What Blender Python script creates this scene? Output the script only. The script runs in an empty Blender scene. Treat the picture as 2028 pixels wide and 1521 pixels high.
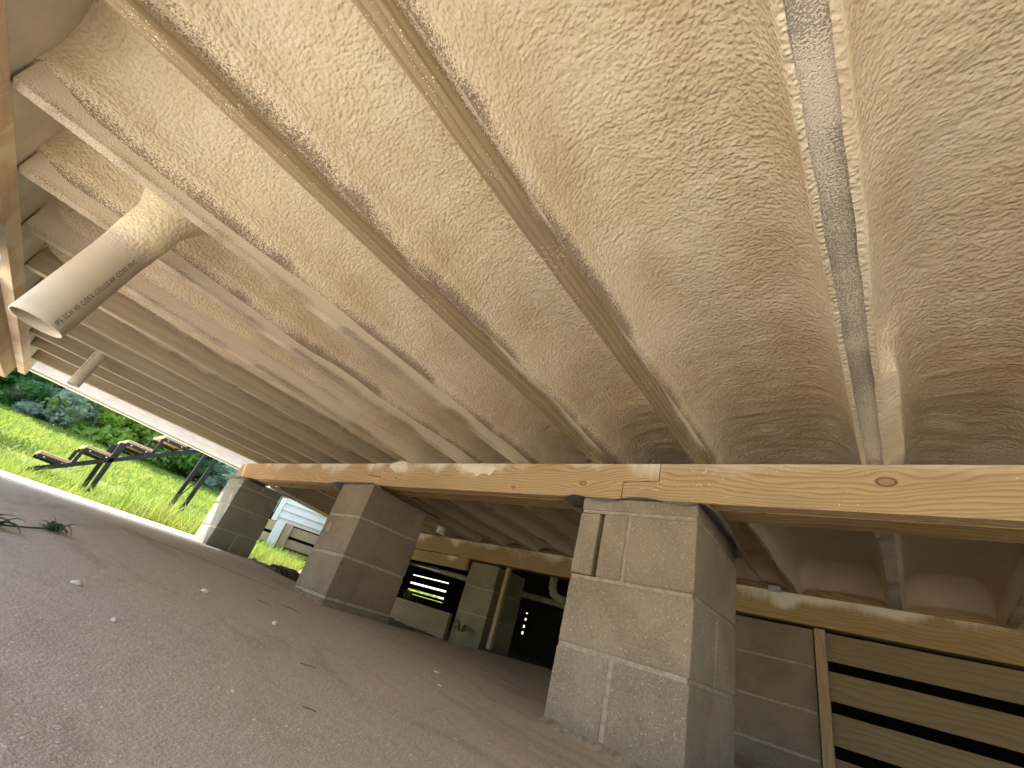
import bpy, bmesh, math, random
import numpy as np
from mathutils import Vector, Matrix

# ---------------------------------------------------------------- camera, sky, sun, exposure
scene = bpy.context.scene
COL = scene.collection
R = math.radians
rng = np.random.default_rng(7)
random.seed(7)

Mw = [[0.772745534238004, -0.1197259739310457, -0.6233217712237273],
      [0.5762528957895283, 0.544017251112394, 0.6098998529154583],
      [0.26607694264893583, -0.8304883633491665, 0.4893793405245238]]
cam_data = bpy.data.cameras.new("camera")
cam = bpy.data.objects.new("camera", cam_data)
COL.objects.link(cam)
cam.matrix_world = Matrix([[Mw[0][0], -Mw[0][1], -Mw[0][2], 0],
                           [Mw[1][0], -Mw[1][1], -Mw[1][2], 0],
                           [Mw[2][0], -Mw[2][1], -Mw[2][2], 0],
                           [0, 0, 0, 1]])
cam_data.sensor_width = 36
cam_data.lens = 15.2308
cam_data.clip_start = 0.02
cam_data.clip_end = 500
scene.camera = cam

world = bpy.data.worlds.new("World")
scene.world = world
world.use_nodes = True
wn = world.node_tree
bg = wn.nodes["Background"]
sky = wn.nodes.new("ShaderNodeTexSky")
sky.sky_type = 'NISHITA'
sky.sun_disc = False
sky.sun_elevation = R(60)
sky.sun_rotation = R(239)
sky.air_density = 1.0
sky.dust_density = 2.0
wn.links.new(sky.outputs[0], bg.inputs[0])
bg.inputs[1].default_value = 0.15

sun_data = bpy.data.lights.new("sun", 'SUN')
sun_data.energy = 4.4
sun_data.angle = R(0.5)
sun_data.color = (1.0, 0.95, 0.86)
sun = bpy.data.objects.new("sun", sun_data)
COL.objects.link(sun)
sun.rotation_euler = Vector((0.5, 0.3, -1.0)).to_track_quat('-Z', 'Y').to_euler()
sun.location = (-6, -4, 12)

scene.view_settings.view_transform = 'Standard'
scene.view_settings.look = 'None'
scene.view_settings.gamma = 1
scene.view_settings.exposure = 2.28
scene.cycles.use_denoising = True
scene.cycles.max_bounces = 10
scene.cycles.diffuse_bounces = 7
scene.cycles.glossy_bounces = 3
scene.cycles.transparent_max_bounces = 6
scene.cycles.sample_clamp_indirect = 8

# ---------------------------------------------------------------- shader helpers
class S:
    """small node-expression helper"""
    def __init__(self, name):
        self.m = bpy.data.materials.new(name)
        self.m.use_nodes = True
        self.t = self.m.node_tree
        self.b = self.t.nodes["Principled BSDF"]
        self.b.inputs["Roughness"].default_value = 0.85
        self.b.inputs["Specular IOR Level"].default_value = 0.25
        tc = self.t.nodes.new("ShaderNodeTexCoord")
        self.co = tc.outputs["Object"]
        self.gen = tc
        oi = self.t.nodes.new("ShaderNodeObjectInfo")
        self.rnd = oi.outputs["Random"]
    def node(self, typ, **kw):
        n = self.t.nodes.new(typ)
        for k, v in kw.items():
            setattr(n, k, v)
        return n
    def put(self, sock, v):
        if v is None:
            return
        if isinstance(v, bpy.types.NodeSocket):
            self.t.links.new(v, sock)
        elif isinstance(v, (tuple, list)) and len(v) == 3 and sock.type == 'RGBA':
            sock.default_value = (*v, 1)
        else:
            sock.default_value = v
    def math(self, op, a, b=None, c=None, clamp=False):
        n = self.node("ShaderNodeMath", operation=op, use_clamp=clamp)
        self.put(n.inputs[0], a); self.put(n.inputs[1], b)
        if c is not None: self.put(n.inputs[2], c)
        return n.outputs[0]
    def vmath(self, op, a, b=None):
        n = self.node("ShaderNodeVectorMath", operation=op)
        self.put(n.inputs[0], a)
        if b is not None: self.put(n.inputs[1], b)
        return n.outputs["Value"] if op in ('LENGTH', 'DOT_PRODUCT', 'DISTANCE') else n.outputs[0]
    def scale(self, v, s):
        return self.vmath('MULTIPLY', v, s)
    def sep(self, v):
        n = self.node("ShaderNodeSeparateXYZ"); self.put(n.inputs[0], v)
        return n.outputs
    def comb(self, x, y, z):
        n = self.node("ShaderNodeCombineXYZ")
        self.put(n.inputs[0], x); self.put(n.inputs[1], y); self.put(n.inputs[2], z)
        return n.outputs[0]
    def noise(self, v, sc, det=2, rough=0.5, dist=0.0, color=False):
        n = self.node("ShaderNodeTexNoise")
        self.put(n.inputs["Vector"], v); n.inputs["Scale"].default_value = sc
        n.inputs["Detail"].default_value = det; n.inputs["Roughness"].default_value = rough
        n.inputs["Distortion"].default_value = dist
        return n.outputs["Color" if color else "Fac"]
    def voro(self, v, sc, feature='F1', out="Distance", rand=1.0, smooth=None):
        n = self.node("ShaderNodeTexVoronoi", feature=feature)
        self.put(n.inputs["Vector"], v); n.inputs["Scale"].default_value = sc
        n.inputs["Randomness"].default_value = rand
        if smooth is not None: n.inputs["Smoothness"].default_value = smooth
        return n.outputs[out]
    def ss(self, v, a, b, lo=0.0, hi=1.0):
        n = self.node("ShaderNodeMapRange", interpolation_type='SMOOTHSTEP')
        self.put(n.inputs[0], v); self.put(n.inputs[1], a); self.put(n.inputs[2], b)
        n.inputs[3].default_value = lo; n.inputs[4].default_value = hi
        return n.outputs[0]
    def mix(self, f, a, b):
        n = self.node("ShaderNodeMix", data_type='RGBA')
        self.put(n.inputs[0], f); self.put(n.inputs[6], a); self.put(n.inputs[7], b)
        return n.outputs[2]
    def ramp(self, f, pts):
        n = self.node("ShaderNodeValToRGB")
        el = n.color_ramp.elements
        el[0].position = pts[0][0]; el[0].color = (*pts[0][1], 1)
        el[1].position = pts[-1][0]; el[1].color = (*pts[-1][1], 1)
        for p, c in pts[1:-1]:
            e = el.new(p); e.color = (*c, 1)
        self.put(n.inputs[0], f)
        return n.outputs[0]
    def bump(self, h, strength, dist, prev=None):
        n = self.node("ShaderNodeBump")
        n.inputs["Strength"].default_value = strength
        n.inputs["Distance"].default_value = dist
        self.put(n.inputs["Height"], h)
        if prev is not None: self.put(n.inputs["Normal"], prev)
        return n.outputs[0]
    def done(self, color, normal=None, rough=None):
        self.put(self.b.inputs["Base Color"], color)
        if normal is not None: self.put(self.b.inputs["Normal"], normal)
        if rough is not None: self.put(self.b.inputs["Roughness"], rough)
        return self.m

FOAM_A = (0.76, 0.66, 0.48)
FOAM_B = (0.63, 0.50, 0.33)
FOAM_C = (0.85, 0.77, 0.63)

def foam_height(s, v, stretch=(1, 1, 1)):
    """orange-peel surface of sprayed foam"""
    p = s.scale(v, stretch)
    w = s.noise(p, 14, 2, 0.5, color=True)
    p2 = s.vmath('ADD', p, s.scale(w, (0.015, 0.015, 0.015)))
    cells = s.voro(p2, 128, 'SMOOTH_F1', smooth=1.0)
    n1 = s.noise(p2, 185, 2, 0.5, 0.0)
    n2 = s.noise(p2, 66, 1, 0.5, 0.0)
    h = s.math('ADD', s.math('MULTIPLY', cells, -0.9), s.math('MULTIPLY', n1, 0.55))
    return s.math('ADD', h, s.math('MULTIPLY', n2, 0.6))

def foam_material(name, bump=1.0, tint=None, smooth=False, stretch=(0.85, 1.12, 1.0), thin=0.0, rims=False):
    s = S(name)
    o = s.sep(s.co)
    big = s.noise(s.scale(s.co, (1.6, 0.9, 1.6)), 2.2, 3, 0.55)
    hue = s.noise(s.vmath('ADD', s.scale(s.co, (1.0, 0.7, 1.0)), (4.0, 2.0, 1.0)), 2.6, 2, 0.5)
    mid = s.noise(s.co, 9, 3, 0.6)
    c = s.mix(s.ss(big, 0.36, 0.66), FOAM_A, FOAM_B)
    c = s.mix(s.math('MULTIPLY', s.ss(hue, 0.52, 0.68), 0.40), c, (0.78, 0.62, 0.46))
    c = s.mix(s.math('MULTIPLY', s.math('SUBTRACT', 1, s.ss(hue, 0.34, 0.48)), 0.4), c, (0.70, 0.64, 0.44))
    c = s.mix(s.math('MULTIPLY', s.ss(mid, 0.45, 0.75), 0.45), c, FOAM_C)
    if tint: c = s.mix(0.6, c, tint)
    h = foam_height(s, s.co, stretch)
    amp = s.ss(s.noise(s.co, 3.1, 1), 0.3, 0.7, 0.75, 1.25)
    if rims: amp = s.math('MULTIPLY', amp, s.ss(o[2], 0.004, 0.035, 0.55, 1.0))
    h = s.math('MULTIPLY', h, amp)
    pit = s.ss(s.noise(s.co, 170, 1), 0.3, 0.48)
    c = s.mix(s.math('MULTIPLY', s.math('SUBTRACT', 1, pit), 0.18), c, (0.42, 0.31, 0.2))
    if thin:
        # overspray so thin near the joist edge that brown wood shows through as grain
        f = s.noise(s.co, 300, 2, 0.7)
        br = s.noise(s.scale(s.co, (0.0, 1.0, 0.0)), 2.7, 3, 0.6)
        m = s.math('SUBTRACT', 1, s.ss(o[2], 0.02, 0.115))
        m = s.math('MULTIPLY', m, s.ss(br, 0.30, 0.62, 0.35, 1.1))
        m = s.math('MULTIPLY', m, s.math('LESS_THAN', o[0], 0.0))
        thr = s.math('SUBTRACT', 0.80, s.math('MULTIPLY', m, 0.54 * thin))
        k = s.ss(s.math('SUBTRACT', f, thr), -0.06, 0.04)
        c = s.mix(s.math('MULTIPLY', k, 0.85), c, (0.20, 0.145, 0.10))
    n = s.bump(h, 0.85 * bump, 0.0062)
    return s.done(c, n, 0.62)

def lumber(name, light, dark, axis='X', ring=85, dust=0.0, dust_h=None, knots=(), specks=0.0,
           patches=None, rough=0.75, plane='XZ', green=0.0, streak=1.0):
    """sawn softwood: growth rings stretched along the board, knots that bend the grain, foam dust on top"""
    s = S(name)
    o = s.sep(s.co)
    a, b, c = {'X': (o[0], o[1], o[2]), 'Y': (o[1], o[0], o[2]), 'Z': (o[2], o[0], o[1])}[axis]
    r13 = s.math('MULTIPLY', s.rnd, 13.7)
    a2 = s.math('ADD', a, r13)
    warp = s.noise(s.comb(s.math('MULTIPLY', a2, 1.6), s.math('MULTIPLY', b, 6), s.math('MULTIPLY', c, 6)), 1.0, 3, 0.5)
    base = s.math('ADD', s.math('MULTIPLY', s.math('ADD', c, s.math('MULTIPLY', b, 1.3 if axis == 'Y' else 0.55)), 1.0),
                  s.math('MULTIPLY', s.math('SUBTRACT', warp, 0.5), 0.07 if axis == 'Y' else 0.16))
    knotdark = None
    for (ku, kv, amp, sig) in knots:
        du = s.math('SUBTRACT', a, ku); dv = s.math('SUBTRACT', c, kv)
        d2 = s.math('ADD', s.math('MULTIPLY', s.math('MULTIPLY', du, du), 0.35), s.math('MULTIPLY', dv, dv))
        g = s.math('EXPONENT', s.math('MULTIPLY', d2, -1.0 / (sig * sig)))
        sg = s.math('MULTIPLY', s.math('SIGN', dv), amp)
        base = s.math('SUBTRACT', base, s.math('MULTIPLY', g, s.math('MULTIPLY', dv, amp * 60)))
        dd = s.math('SQRT', d2)
        rr = sig * 0.36
        k = s.math('SUBTRACT', 1, s.ss(dd, rr * 0.55, rr * 1.2))
        ringk = s.ss(s.math('ABSOLUTE', s.math('SUBTRACT', dd, rr * 0.95)), 0.0, rr * 0.3)
        k = s.math('ADD', s.math('MULTIPLY', k, 0.45), s.math('MULTIPLY', s.math('SUBTRACT', 1, ringk), 0.8), clamp=True)
        knotdark = k if knotdark is None else s.math('MAXIMUM', knotdark, k)
    ph = s.math('MULTIPLY', s.math('ADD', base, s.math('MULTIPLY', s.rnd, 0.7)), ring)
    fr = s.math('FRACT', ph)
    late = s.math('MULTIPLY', s.ss(fr, 0.35, 0.9), s.math('SUBTRACT', 1, s.ss(fr, 0.93, 1.0)))
    fib = s.noise(s.comb(s.math('MULTIPLY', a2, 6), s.math('MULTIPLY', b, 260), s.math('MULTIPLY', c, 260)), 1.0, 2, 0.6)
    blot = s.noise(s.comb(s.math('MULTIPLY', a2, 2.5), s.math('MULTIPLY', b, 9), s.math('MULTIPLY', c, 9)), 1.0, 3, 0.6)
    col = s.mix(s.math('MULTIPLY', late, 0.75 * streak), light, dark)
    col = s.mix(s.math('MULTIPLY', s.ss(fib, 0.4, 0.75), 0.3), col, dark)
    tone = tuple(x * 0.62 for x in light)
    col = s.mix(s.math('MULTIPLY', s.ss(blot, 0.42, 0.72), 0.45), col, tone)
    if green:
        col = s.mix(s.math('MULTIPLY', s.ss(s.noise(s.co, 3.0, 2), 0.4, 0.6), green), col, (0.42, 0.42, 0.2))
    if knotdark is not None:
        col = s.mix(knotdark, col, (0.13, 0.06, 0.03))
    hgt = s.math('ADD', s.math('MULTIPLY', fib, 0.6), s.math('MULTIPLY', late, -0.5))
    nrm = s.bump(hgt, 0.35, 0.0015)
    # thin coat of foam dust and overspray
    df = None
    if dust_h is not None or dust:
        fine = s.noise(s.co, 330, 2, 0.7)
        fine2 = s.noise(s.co, 700, 1, 0.5)
        broad = s.noise(s.scale(s.co, (1.0, 1.0, 1.0)), 3.2, 3, 0.6)
        mask = s.math('ADD', s.math('MULTIPLY', s.math('SUBTRACT', broad, 0.5), 1.7), dust)
        if dust_h is not None:
            z0, z1 = dust_h
            mask = s.math('ADD', mask, s.ss(o[2], z0, z1))
        f = s.math('ADD', s.math('MULTIPLY', fine, 0.75), s.math('MULTIPLY', fine2, 0.25))
        thr = s.math('SUBTRACT', 0.78, s.math('MULTIPLY', mask, 0.52))
        df = s.ss(s.math('SUBTRACT', f, thr), -0.05, 0.05)
        col = s.mix(df, col, s.mix(fine, (0.60, 0.47, 0.33), FOAM_C))
        nrm = s.bump(s.math('MULTIPLY', df, s.math('ADD', fine, 0.4)), 0.8, 0.005, nrm)
    if patches:
        # soft white overspray reaching down from the top edge
        zt, depth, sc, amt = patches
        pn = s.noise(s.comb(s.math('MULTIPLY', a, sc), 0.0, s.math('MULTIPLY', c, 3.0)), 1.0, 2, 0.55)
        reach = s.math('MULTIPLY', s.math('SUBTRACT', pn, 0.44), depth * 5.5)
        below = s.math('SUBTRACT', zt, c)
        rag = s.math('MULTIPLY', s.math('SUBTRACT', s.noise(s.comb(s.math('MULTIPLY', a, 60), 0.0, s.math('MULTIPLY', c, 14)), 1.0, 2), 0.5), depth * 0.8)
        pm = s.ss(s.math('ADD', s.math('SUBTRACT', reach, below), rag), -0.03, 0.05)
        pm = s.math('MULTIPLY', pm, amt)
        col = s.mix(pm, col, (0.80, 0.72, 0.58))
    if specks:
        vsc = 330 if axis == 'Y' else 150
        sp = s.voro(s.co, vsc, 'F1')
        keep = s.ss(s.noise(s.co, 7, 2), 0.38, 0.62)
        sz = s.voro(s.co, vsc, 'F1', out="Color")
        szr = s.sep(sz)[0]
        lim = s.math('MULTIPLY', s.math('MULTIPLY', s.math('POWER', szr, 3.0), 0.34 * specks), keep)
        sm = s.math('LESS_THAN', sp, lim)
        col = s.mix(sm, col, (0.85, 0.78, 0.62))
        nrm = s.bump(sm, 0.5, 0.002, nrm)
    return s.done(col, nrm, rough)

def concrete_block(name, base, sparkle=1.0, stain=(0.26, 0.24, 0.17)):
    s = S(name)
    big = s.noise(s.co, 4.5, 3, 0.6)
    mid = s.noise(s.co, 22, 3, 0.6)
    fine = s.noise(s.co, 190, 3, 0.75)
    v = s.vmath('ADD', s.co, s.scale(s.comb(s.rnd, s.rnd, s.rnd), (5, 5, 5)))
    c = s.mix(s.ss(big, 0.35, 0.65), base, tuple(x * 0.74 for x in base))
    c = s.mix(s.math('MULTIPLY', s.ss(s.noise(v, 6, 2), 0.5, 0.7), 0.35), c, stain)
    c = s.mix(s.math('MULTIPLY', s.ss(fine, 0.42, 0.7), 0.35), c, tuple(x * 1.55 for x in base))
    c = s.mix(s.math('MULTIPLY', s.math('SUBTRACT', 1, s.ss(fine, 0.28, 0.42)), 0.65), c, tuple(x * 0.35 for x in base))
    sp = s.voro(s.co, 230)
    szr = s.sep(s.voro(s.co, 230, out="Color"))[0]
    sm = s.math('LESS_THAN', sp, s.math('MULTIPLY', s.math('POWER', szr, 7.0), 0.36 * sparkle))
    c = s.mix(sm, c, (0.75, 0.70, 0.62))
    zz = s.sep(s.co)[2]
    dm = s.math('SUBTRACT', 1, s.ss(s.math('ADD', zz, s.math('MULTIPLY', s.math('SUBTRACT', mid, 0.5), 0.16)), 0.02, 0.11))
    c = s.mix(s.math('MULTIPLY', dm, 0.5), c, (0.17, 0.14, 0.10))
    h = s.math('ADD', s.math('MULTIPLY', fine, 1.0), s.math('MULTIPLY', mid, 0.9))
    n = s.bump(h, 0.6, 0.0035)
    return s.done(c, n, 0.92)

def plain(name, color, rough=0.6, var=0.2, sc=20, metal=0.0, bumpd=0.0):
    s = S(name)
    n = s.noise(s.co, sc, 3, 0.6)
    c = s.mix(s.ss(n, 0.3, 0.7), color, tuple(x * (1 - var) for x in color))
    s.b.inputs["Metallic"].default_value = metal
    nr = s.bump(n, 0.5, bumpd) if bumpd else None
    return s.done(c, nr, rough)

M = {}
M['foam'] = foam_material('sprayed foam', 1.0, thin=1.0)
M['foam_thick'] = foam_material('sprayed foam thick', 1.0, rims=True)
M['foam_soft'] = foam_material('sprayed foam smoother', 0.42, tint=(0.50, 0.40, 0.27))  # smoother; darker tint puts the rear cavity's shade into the colour
M['foam_lump'] = foam_material('foam lump', 0.55, tint=(0.84, 0.75, 0.56))
M['joist'] = lumber('joist wood dusty', (0.46, 0.34, 0.19), (0.27, 0.17, 0.08), 'Y', 40, streak=0.7, dust=0.62, dust_h=(0.0, 0.06))
M['joist_brown'] = lumber('joist wood brown', (0.33, 0.25, 0.15), (0.19, 0.12, 0.06), 'Y', 48, streak=0.8, dust=0.12, dust_h=(0.0, 0.08), specks=1.6)
M['joist_bare'] = lumber('joist wood barer', (0.42, 0.35, 0.25), (0.28, 0.21, 0.13), 'Y', 26, streak=0.5, dust=0.05, dust_h=(0.02, 0.16))
M['joist_clean'] = lumber('joist wood clean', (0.43, 0.37, 0.27), (0.30, 0.23, 0.15), 'Y', 26, streak=0.5, dust=-0.15, dust_h=(0.03, 0.25))
M['joist_grey'] = lumber('joist wood furred grey', (0.44, 0.37, 0.30), (0.36, 0.29, 0.23), 'Y', 40, dust=0.66)
M['beam'] = lumber('beam wood', (0.52, 0.38, 0.21), (0.33, 0.20, 0.095), 'X', 74,
                   knots=((0.92, 0.088, 0.020, 0.036),), specks=1.0, patches=(0.142, 0.02, 3.0, 0.55))
M['beam_mid'] = lumber('beam wood middle', (0.53, 0.38, 0.205), (0.34, 0.20, 0.09), 'X', 82,
                       knots=((0.003, 0.055, 0.018, 0.024), (-0.34, 0.026, 0.016, 0.017), (-1.19, 0.048, 0.014, 0.014), (-0.75, 0.105, 0.014, 0.011)),
                       specks=0.7, patches=(0.142, 0.055, 4.2, 0.95))
M['beam_left'] = lumber('beam wood left', (0.60, 0.40, 0.23), (0.43, 0.24, 0.12), 'X', 46,
                        knots=((-1.3, 0.11, 0.01, 0.01),), specks=0.15, patches=(0.142, 0.05, 5.0, 0.9), streak=0.6)  # redder, lighter wood colour carries the sunlit glow at this end
M['beam_under'] = lumber('beam inner plies', (0.40, 0.26, 0.12), (0.22, 0.12, 0.05), 'X', 60,
                         knots=((2.5, 0.0, 0.02, 0.03),), specks=0.1)
M['back_beam'] = lumber('back beam wood', (0.46, 0.32, 0.14), (0.29, 0.17, 0.07), 'X', 50,
                        specks=0.25, patches=(0.15, 0.06, 3.3, 0.95), streak=0.7)
M['slat'] = lumber('slat wood', (0.34, 0.25, 0.145), (0.22, 0.14, 0.075), 'X', 34, streak=0.55, knots=((0.35, 0.03, 0.02, 0.022),))
M['trim'] = lumber('trim wood', (0.50, 0.37, 0.22), (0.33, 0.21, 0.11), 'Z', 60, streak=0.5)
M['post_wood'] = lumber('post wood', (0.55, 0.36, 0.14), (0.30, 0.15, 0.05), 'Z', 40)
M['ledger'] = lumber('ledger wood', (0.74, 0.58, 0.42), (0.58, 0.38, 0.22), 'X', 50, dust=0.1, streak=0.35, patches=(0.07, 0.14, 2.6, 0.95))
M['block_near'] = concrete_block('pier block warm', (0.355, 0.282, 0.212), 1.0)
M['block_mid'] = concrete_block('pier block brown', (0.296, 0.23, 0.175), 0.15)
M['block_far'] = concrete_block('pier block grey', (0.284, 0.27, 0.233), 0.1)
M['block_back'] = concrete_block('pier block olive', (0.319, 0.27, 0.169), 0.2)
M['mortar'] = plain('mortar', (0.47, 0.395, 0.31), 0.95, 0.3, 60, bumpd=0.002)
M['steel'] = plain('galvanised sheet', (0.34, 0.32, 0.29), 0.42, 0.3, 15, metal=0.6)
M['tie_steel'] = plain('galvanised tie', (0.6, 0.6, 0.6), 0.35, 0.2, 60, metal=0.9)
M['base_dirt'] = plain('dirty mortar', (0.34, 0.275, 0.20), 0.95, 0.45, 45, bumpd=0.006)
M['ink'] = plain('printed ink', (0.035, 0.03, 0.03), 0.7, 0.2)
M['screw'] = plain('dark screw', (0.05, 0.05, 0.05), 0.5, 0.2)
M['black_steel'] = plain('black painted steel', (0.028, 0.026, 0.026), 0.38, 0.3, 30)
M['white_vinyl'] = plain('white vinyl', (0.80, 0.77, 0.71), 0.5, 0.06, 6)
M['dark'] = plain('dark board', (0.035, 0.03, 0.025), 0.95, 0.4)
M['subfloor'] = plain('subfloor', (0.30, 0.27, 0.23), 0.9, 0.25, 8)
M['rim'] = plain('rim sheathing', (0.66, 0.62, 0.53), 0.9, 0.22, 6, bumpd=0.003)
M['stone'] = plain('white pebble', (0.72, 0.66, 0.56), 0.8, 0.25, 60, bumpd=0.003)

def pvc():
    s = S('pvc pipe plastic')
    o = s.sep(s.co)
    n = s.noise(s.co, 5, 3, 0.6)
    c = s.mix(s.ss(n, 0.35, 0.7), (0.48, 0.41, 0.33), (0.42, 0.355, 0.285))
    sc = s.noise(s.scale(s.co, (60, 60, 14)), 1.0, 3, 0.6, 1.5)
    c = s.mix(s.math('MULTIPLY', s.ss(sc, 0.66, 0.72), 0.55), c, (0.36, 0.31, 0.26))
    # sprayed upper end
    f = s.noise(s.co, 60, 3, 0.6)
    m = s.ss(s.math('ADD', o[2], s.math('MULTIPLY', s.math('SUBTRACT', f, 0.5), 0.07)), 0.245, 0.31)
    c = s.mix(m, c, (0.80, 0.70, 0.50))
    h = foam_height(s, s.co)
    nb = s.bump(s.math('MULTIPLY', h, s.ss(o[2], 0.20, 0.30)), 0.55, 0.006)
    return s.done(c, nb, s.ss(o[2], 0.15, 0.3, 0.42, 0.8))
M['pvc'] = pvc()
M['pvc_plain'] = plain('pvc plastic', (0.56, 0.50, 0.42), 0.45, 0.2, 9)
M['pvc_dull'] = plain('old pvc', (0.40, 0.39, 0.26), 0.6, 0.3, 9)

def wrap():
    s = S('white house wrap')
    w = s.noise(s.scale(s.co, (1, 1, 2.5)), 5, 3, 0.6, 2.0)
    w2 = s.noise(s.scale(s.co, (1, 1.5, 6)), 14, 2, 0.6, 1.5)
    c = s.mix(s.ss(w, 0.3, 0.7), (0.84, 0.80, 0.79), (0.74, 0.70, 0.69))
    s.done(c, s.bump(s.math('ADD', w, s.math('MULTIPLY', w2, 0.3)), 0.5, 0.012), 0.5)
    tr = s.node("ShaderNodeBsdfTranslucent"); s.put(tr.inputs[0], c)
    mx = s.node("ShaderNodeMixShader"); mx.inputs[0].default_value = 0.13
    s.t.links.new(s.b.outputs[0], mx.inputs[1]); s.t.links.new(tr.outputs[0], mx.inputs[2])
    s.t.links.new(mx.outputs[0], s.t.nodes["Material Output"].inputs[0])
    return s.m
M['wrap'] = wrap()

def slab_mat():
    s = S('concrete slab')
    o = s.sep(s.co)
    big = s.noise(s.scale(s.co, (1.0, 1.4, 1)), 1.3, 4, 0.6)
    streak = s.noise(s.scale(s.co, (1.0, 3.2, 1)), 1.5, 4, 0.6, 0.8)
    fine = s.noise(s.co, 210, 3, 0.75)
    mid = s.noise(s.co, 30, 3, 0.6)
    c = s.mix(s.ss(big, 0.35, 0.65), (0.54, 0.45, 0.325), (0.50, 0.43, 0.335))
    c = s.mix(s.math('MULTIPLY', s.ss(streak, 0.5, 0.66), 0.5), c, (0.30, 0.235, 0.17))
    c = s.mix(s.math('MULTIPLY', s.ss(mid, 0.45, 0.7), 0.3), c, (0.34, 0.28, 0.215))
    c = s.mix(s.math('MULTIPLY', s.ss(fine, 0.45, 0.75), 0.6), c, (0.62, 0.54, 0.44))
    c = s.mix(s.math('MULTIPLY', s.math('SUBTRACT', 1, s.ss(fine, 0.25, 0.42)), 0.6), c, (0.15, 0.12, 0.095))
    # slab past the house made paler, to bounce sunlight under the floor
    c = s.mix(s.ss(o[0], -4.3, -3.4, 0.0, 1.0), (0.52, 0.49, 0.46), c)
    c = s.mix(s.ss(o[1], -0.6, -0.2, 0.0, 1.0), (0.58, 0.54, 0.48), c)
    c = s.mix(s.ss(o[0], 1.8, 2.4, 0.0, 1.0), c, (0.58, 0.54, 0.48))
    for sc, k, pw in ((230, 0.42, 2.5), (140, 0.40, 4.0), (60, 0.22, 7.0)):
        sp = s.voro(s.co, sc)
        szr = s.sep(s.voro(s.co, sc, out="Color"))[0]
        sm = s.math('LESS_THAN', sp, s.math('MULTIPLY', s.math('POWER', szr, pw), k))
        c = s.mix(s.math('MULTIPLY', sm, 0.85), c, (0.66, 0.60, 0.52))
    h = s.math('ADD', s.math('MULTIPLY', fine, 0.8), mid)
    return s.done(c, s.bump(h, 0.8, 0.005), 0.9)
M['slab'] = slab_mat()

def ground_mat():
    s = S('lawn ground')
    n1 = s.noise(s.co, 0.9, 4, 0.6)
    n2 = s.noise(s.co, 9, 4, 0.7)
    n3 = s.noise(s.scale(s.co, (1, 1, 1)), 45, 3, 0.7)
    c = s.mix(s.ss(n1, 0.4, 0.62), (0.17, 0.24, 0.03), (0.27, 0.28, 0.06))
    c = s.mix(s.math('MULTIPLY', s.ss(n2, 0.5, 0.75), 0.5), c, (0.19, 0.19, 0.07))
    c = s.mix(s.math('MULTIPLY', s.math('SUBTRACT', 1, s.ss(n3, 0.3, 0.5)), 0.6), c, (0.05, 0.10, 0.018))
    return s.done(c, s.bump(s.math('ADD', n2, n3), 1.0, 0.08), 0.95)
M['lawn'] = ground_mat()

def dirt_mat():
    s = S('dirt')
    n = s.noise(s.co, 30, 4, 0.7); v = s.voro(s.co, 45)
    c = s.mix(s.ss(n, 0.35, 0.65), (0.10, 0.08, 0.06), (0.20, 0.17, 0.13))
    c = s.mix(s.math('MULTIPLY', s.math('LESS_THAN', v, 0.25), 0.5), c, (0.28, 0.26, 0.22))
    return s.done(c, s.bump(s.math('ADD', n, v), 0.9, 0.02), 0.95)
M['dirt'] = dirt_mat()

def leaf_mat(name, a, b, trans=0.6):
    s = S(name)
    rn = s.noise(s.co, 1.7, 3, 0.6)
    r2 = s.noise(s.co, 14, 2, 0.6)
    c = s.mix(s.ss(rn, 0.38, 0.62), a, b)
    c = s.mix(s.math('MULTIPLY', s.ss(r2, 0.45, 0.7), 0.5), c, tuple(min(1, x * 1.6) for x in a))
    s.put(s.b.inputs["Base Color"], c)
    tr = s.node("ShaderNodeBsdfTranslucent"); s.put(tr.inputs[0], c)
    mx = s.node("ShaderNodeMixShader"); mx.inputs[0].default_value = trans
    s.t.links.new(s.b.outputs[0], mx.inputs[1]); s.t.links.new(tr.outputs[0], mx.inputs[2])
    out = s.t.nodes["Material Output"]
    s.t.links.new(mx.outputs[0], out.inputs[0])
    return s.m
M['leaf_green'] = leaf_mat('leaf mid green', (0.22, 0.40, 0.08), (0.34, 0.54, 0.13))
M['leaf_yellow'] = leaf_mat('leaf yellow green', (0.40, 0.56, 0.10), (0.52, 0.62, 0.16))
M['leaf_dark'] = leaf_mat('leaf dark green', (0.13, 0.27, 0.10), (0.20, 0.37, 0.13))
M['leaf_grey'] = leaf_mat('leaf silvery', (0.44, 0.54, 0.42), (0.58, 0.64, 0.52))
M['grass'] = leaf_mat('grass blade', (0.19, 0.28, 0.04), (0.32, 0.34, 0.08), 0.35)
M['weed'] = leaf_mat('weed leaf', (0.10, 0.16, 0.07), (0.14, 0.21, 0.09), 0.2)
M['bark'] = plain('bark', (0.06, 0.045, 0.035), 0.95, 0.4, 30, bumpd=0.02)

# ---------------------------------------------------------------- object helpers
def tag(o, label=None, cat=None, group=None, kind=None):
    if label: o['label'] = label
    if cat: o['category'] = cat
    if group: o['group'] = group
    if kind: o['kind'] = kind
    return o

def empty(name, loc, label, cat, group=None, rz=0):
    o = bpy.data.objects.new(name, None)
    COL.objects.link(o)
    o.location = loc; o.rotation_euler = (0, 0, rz)
    o.empty_display_size = 0.1
    return tag(o, label, cat, group)

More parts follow.
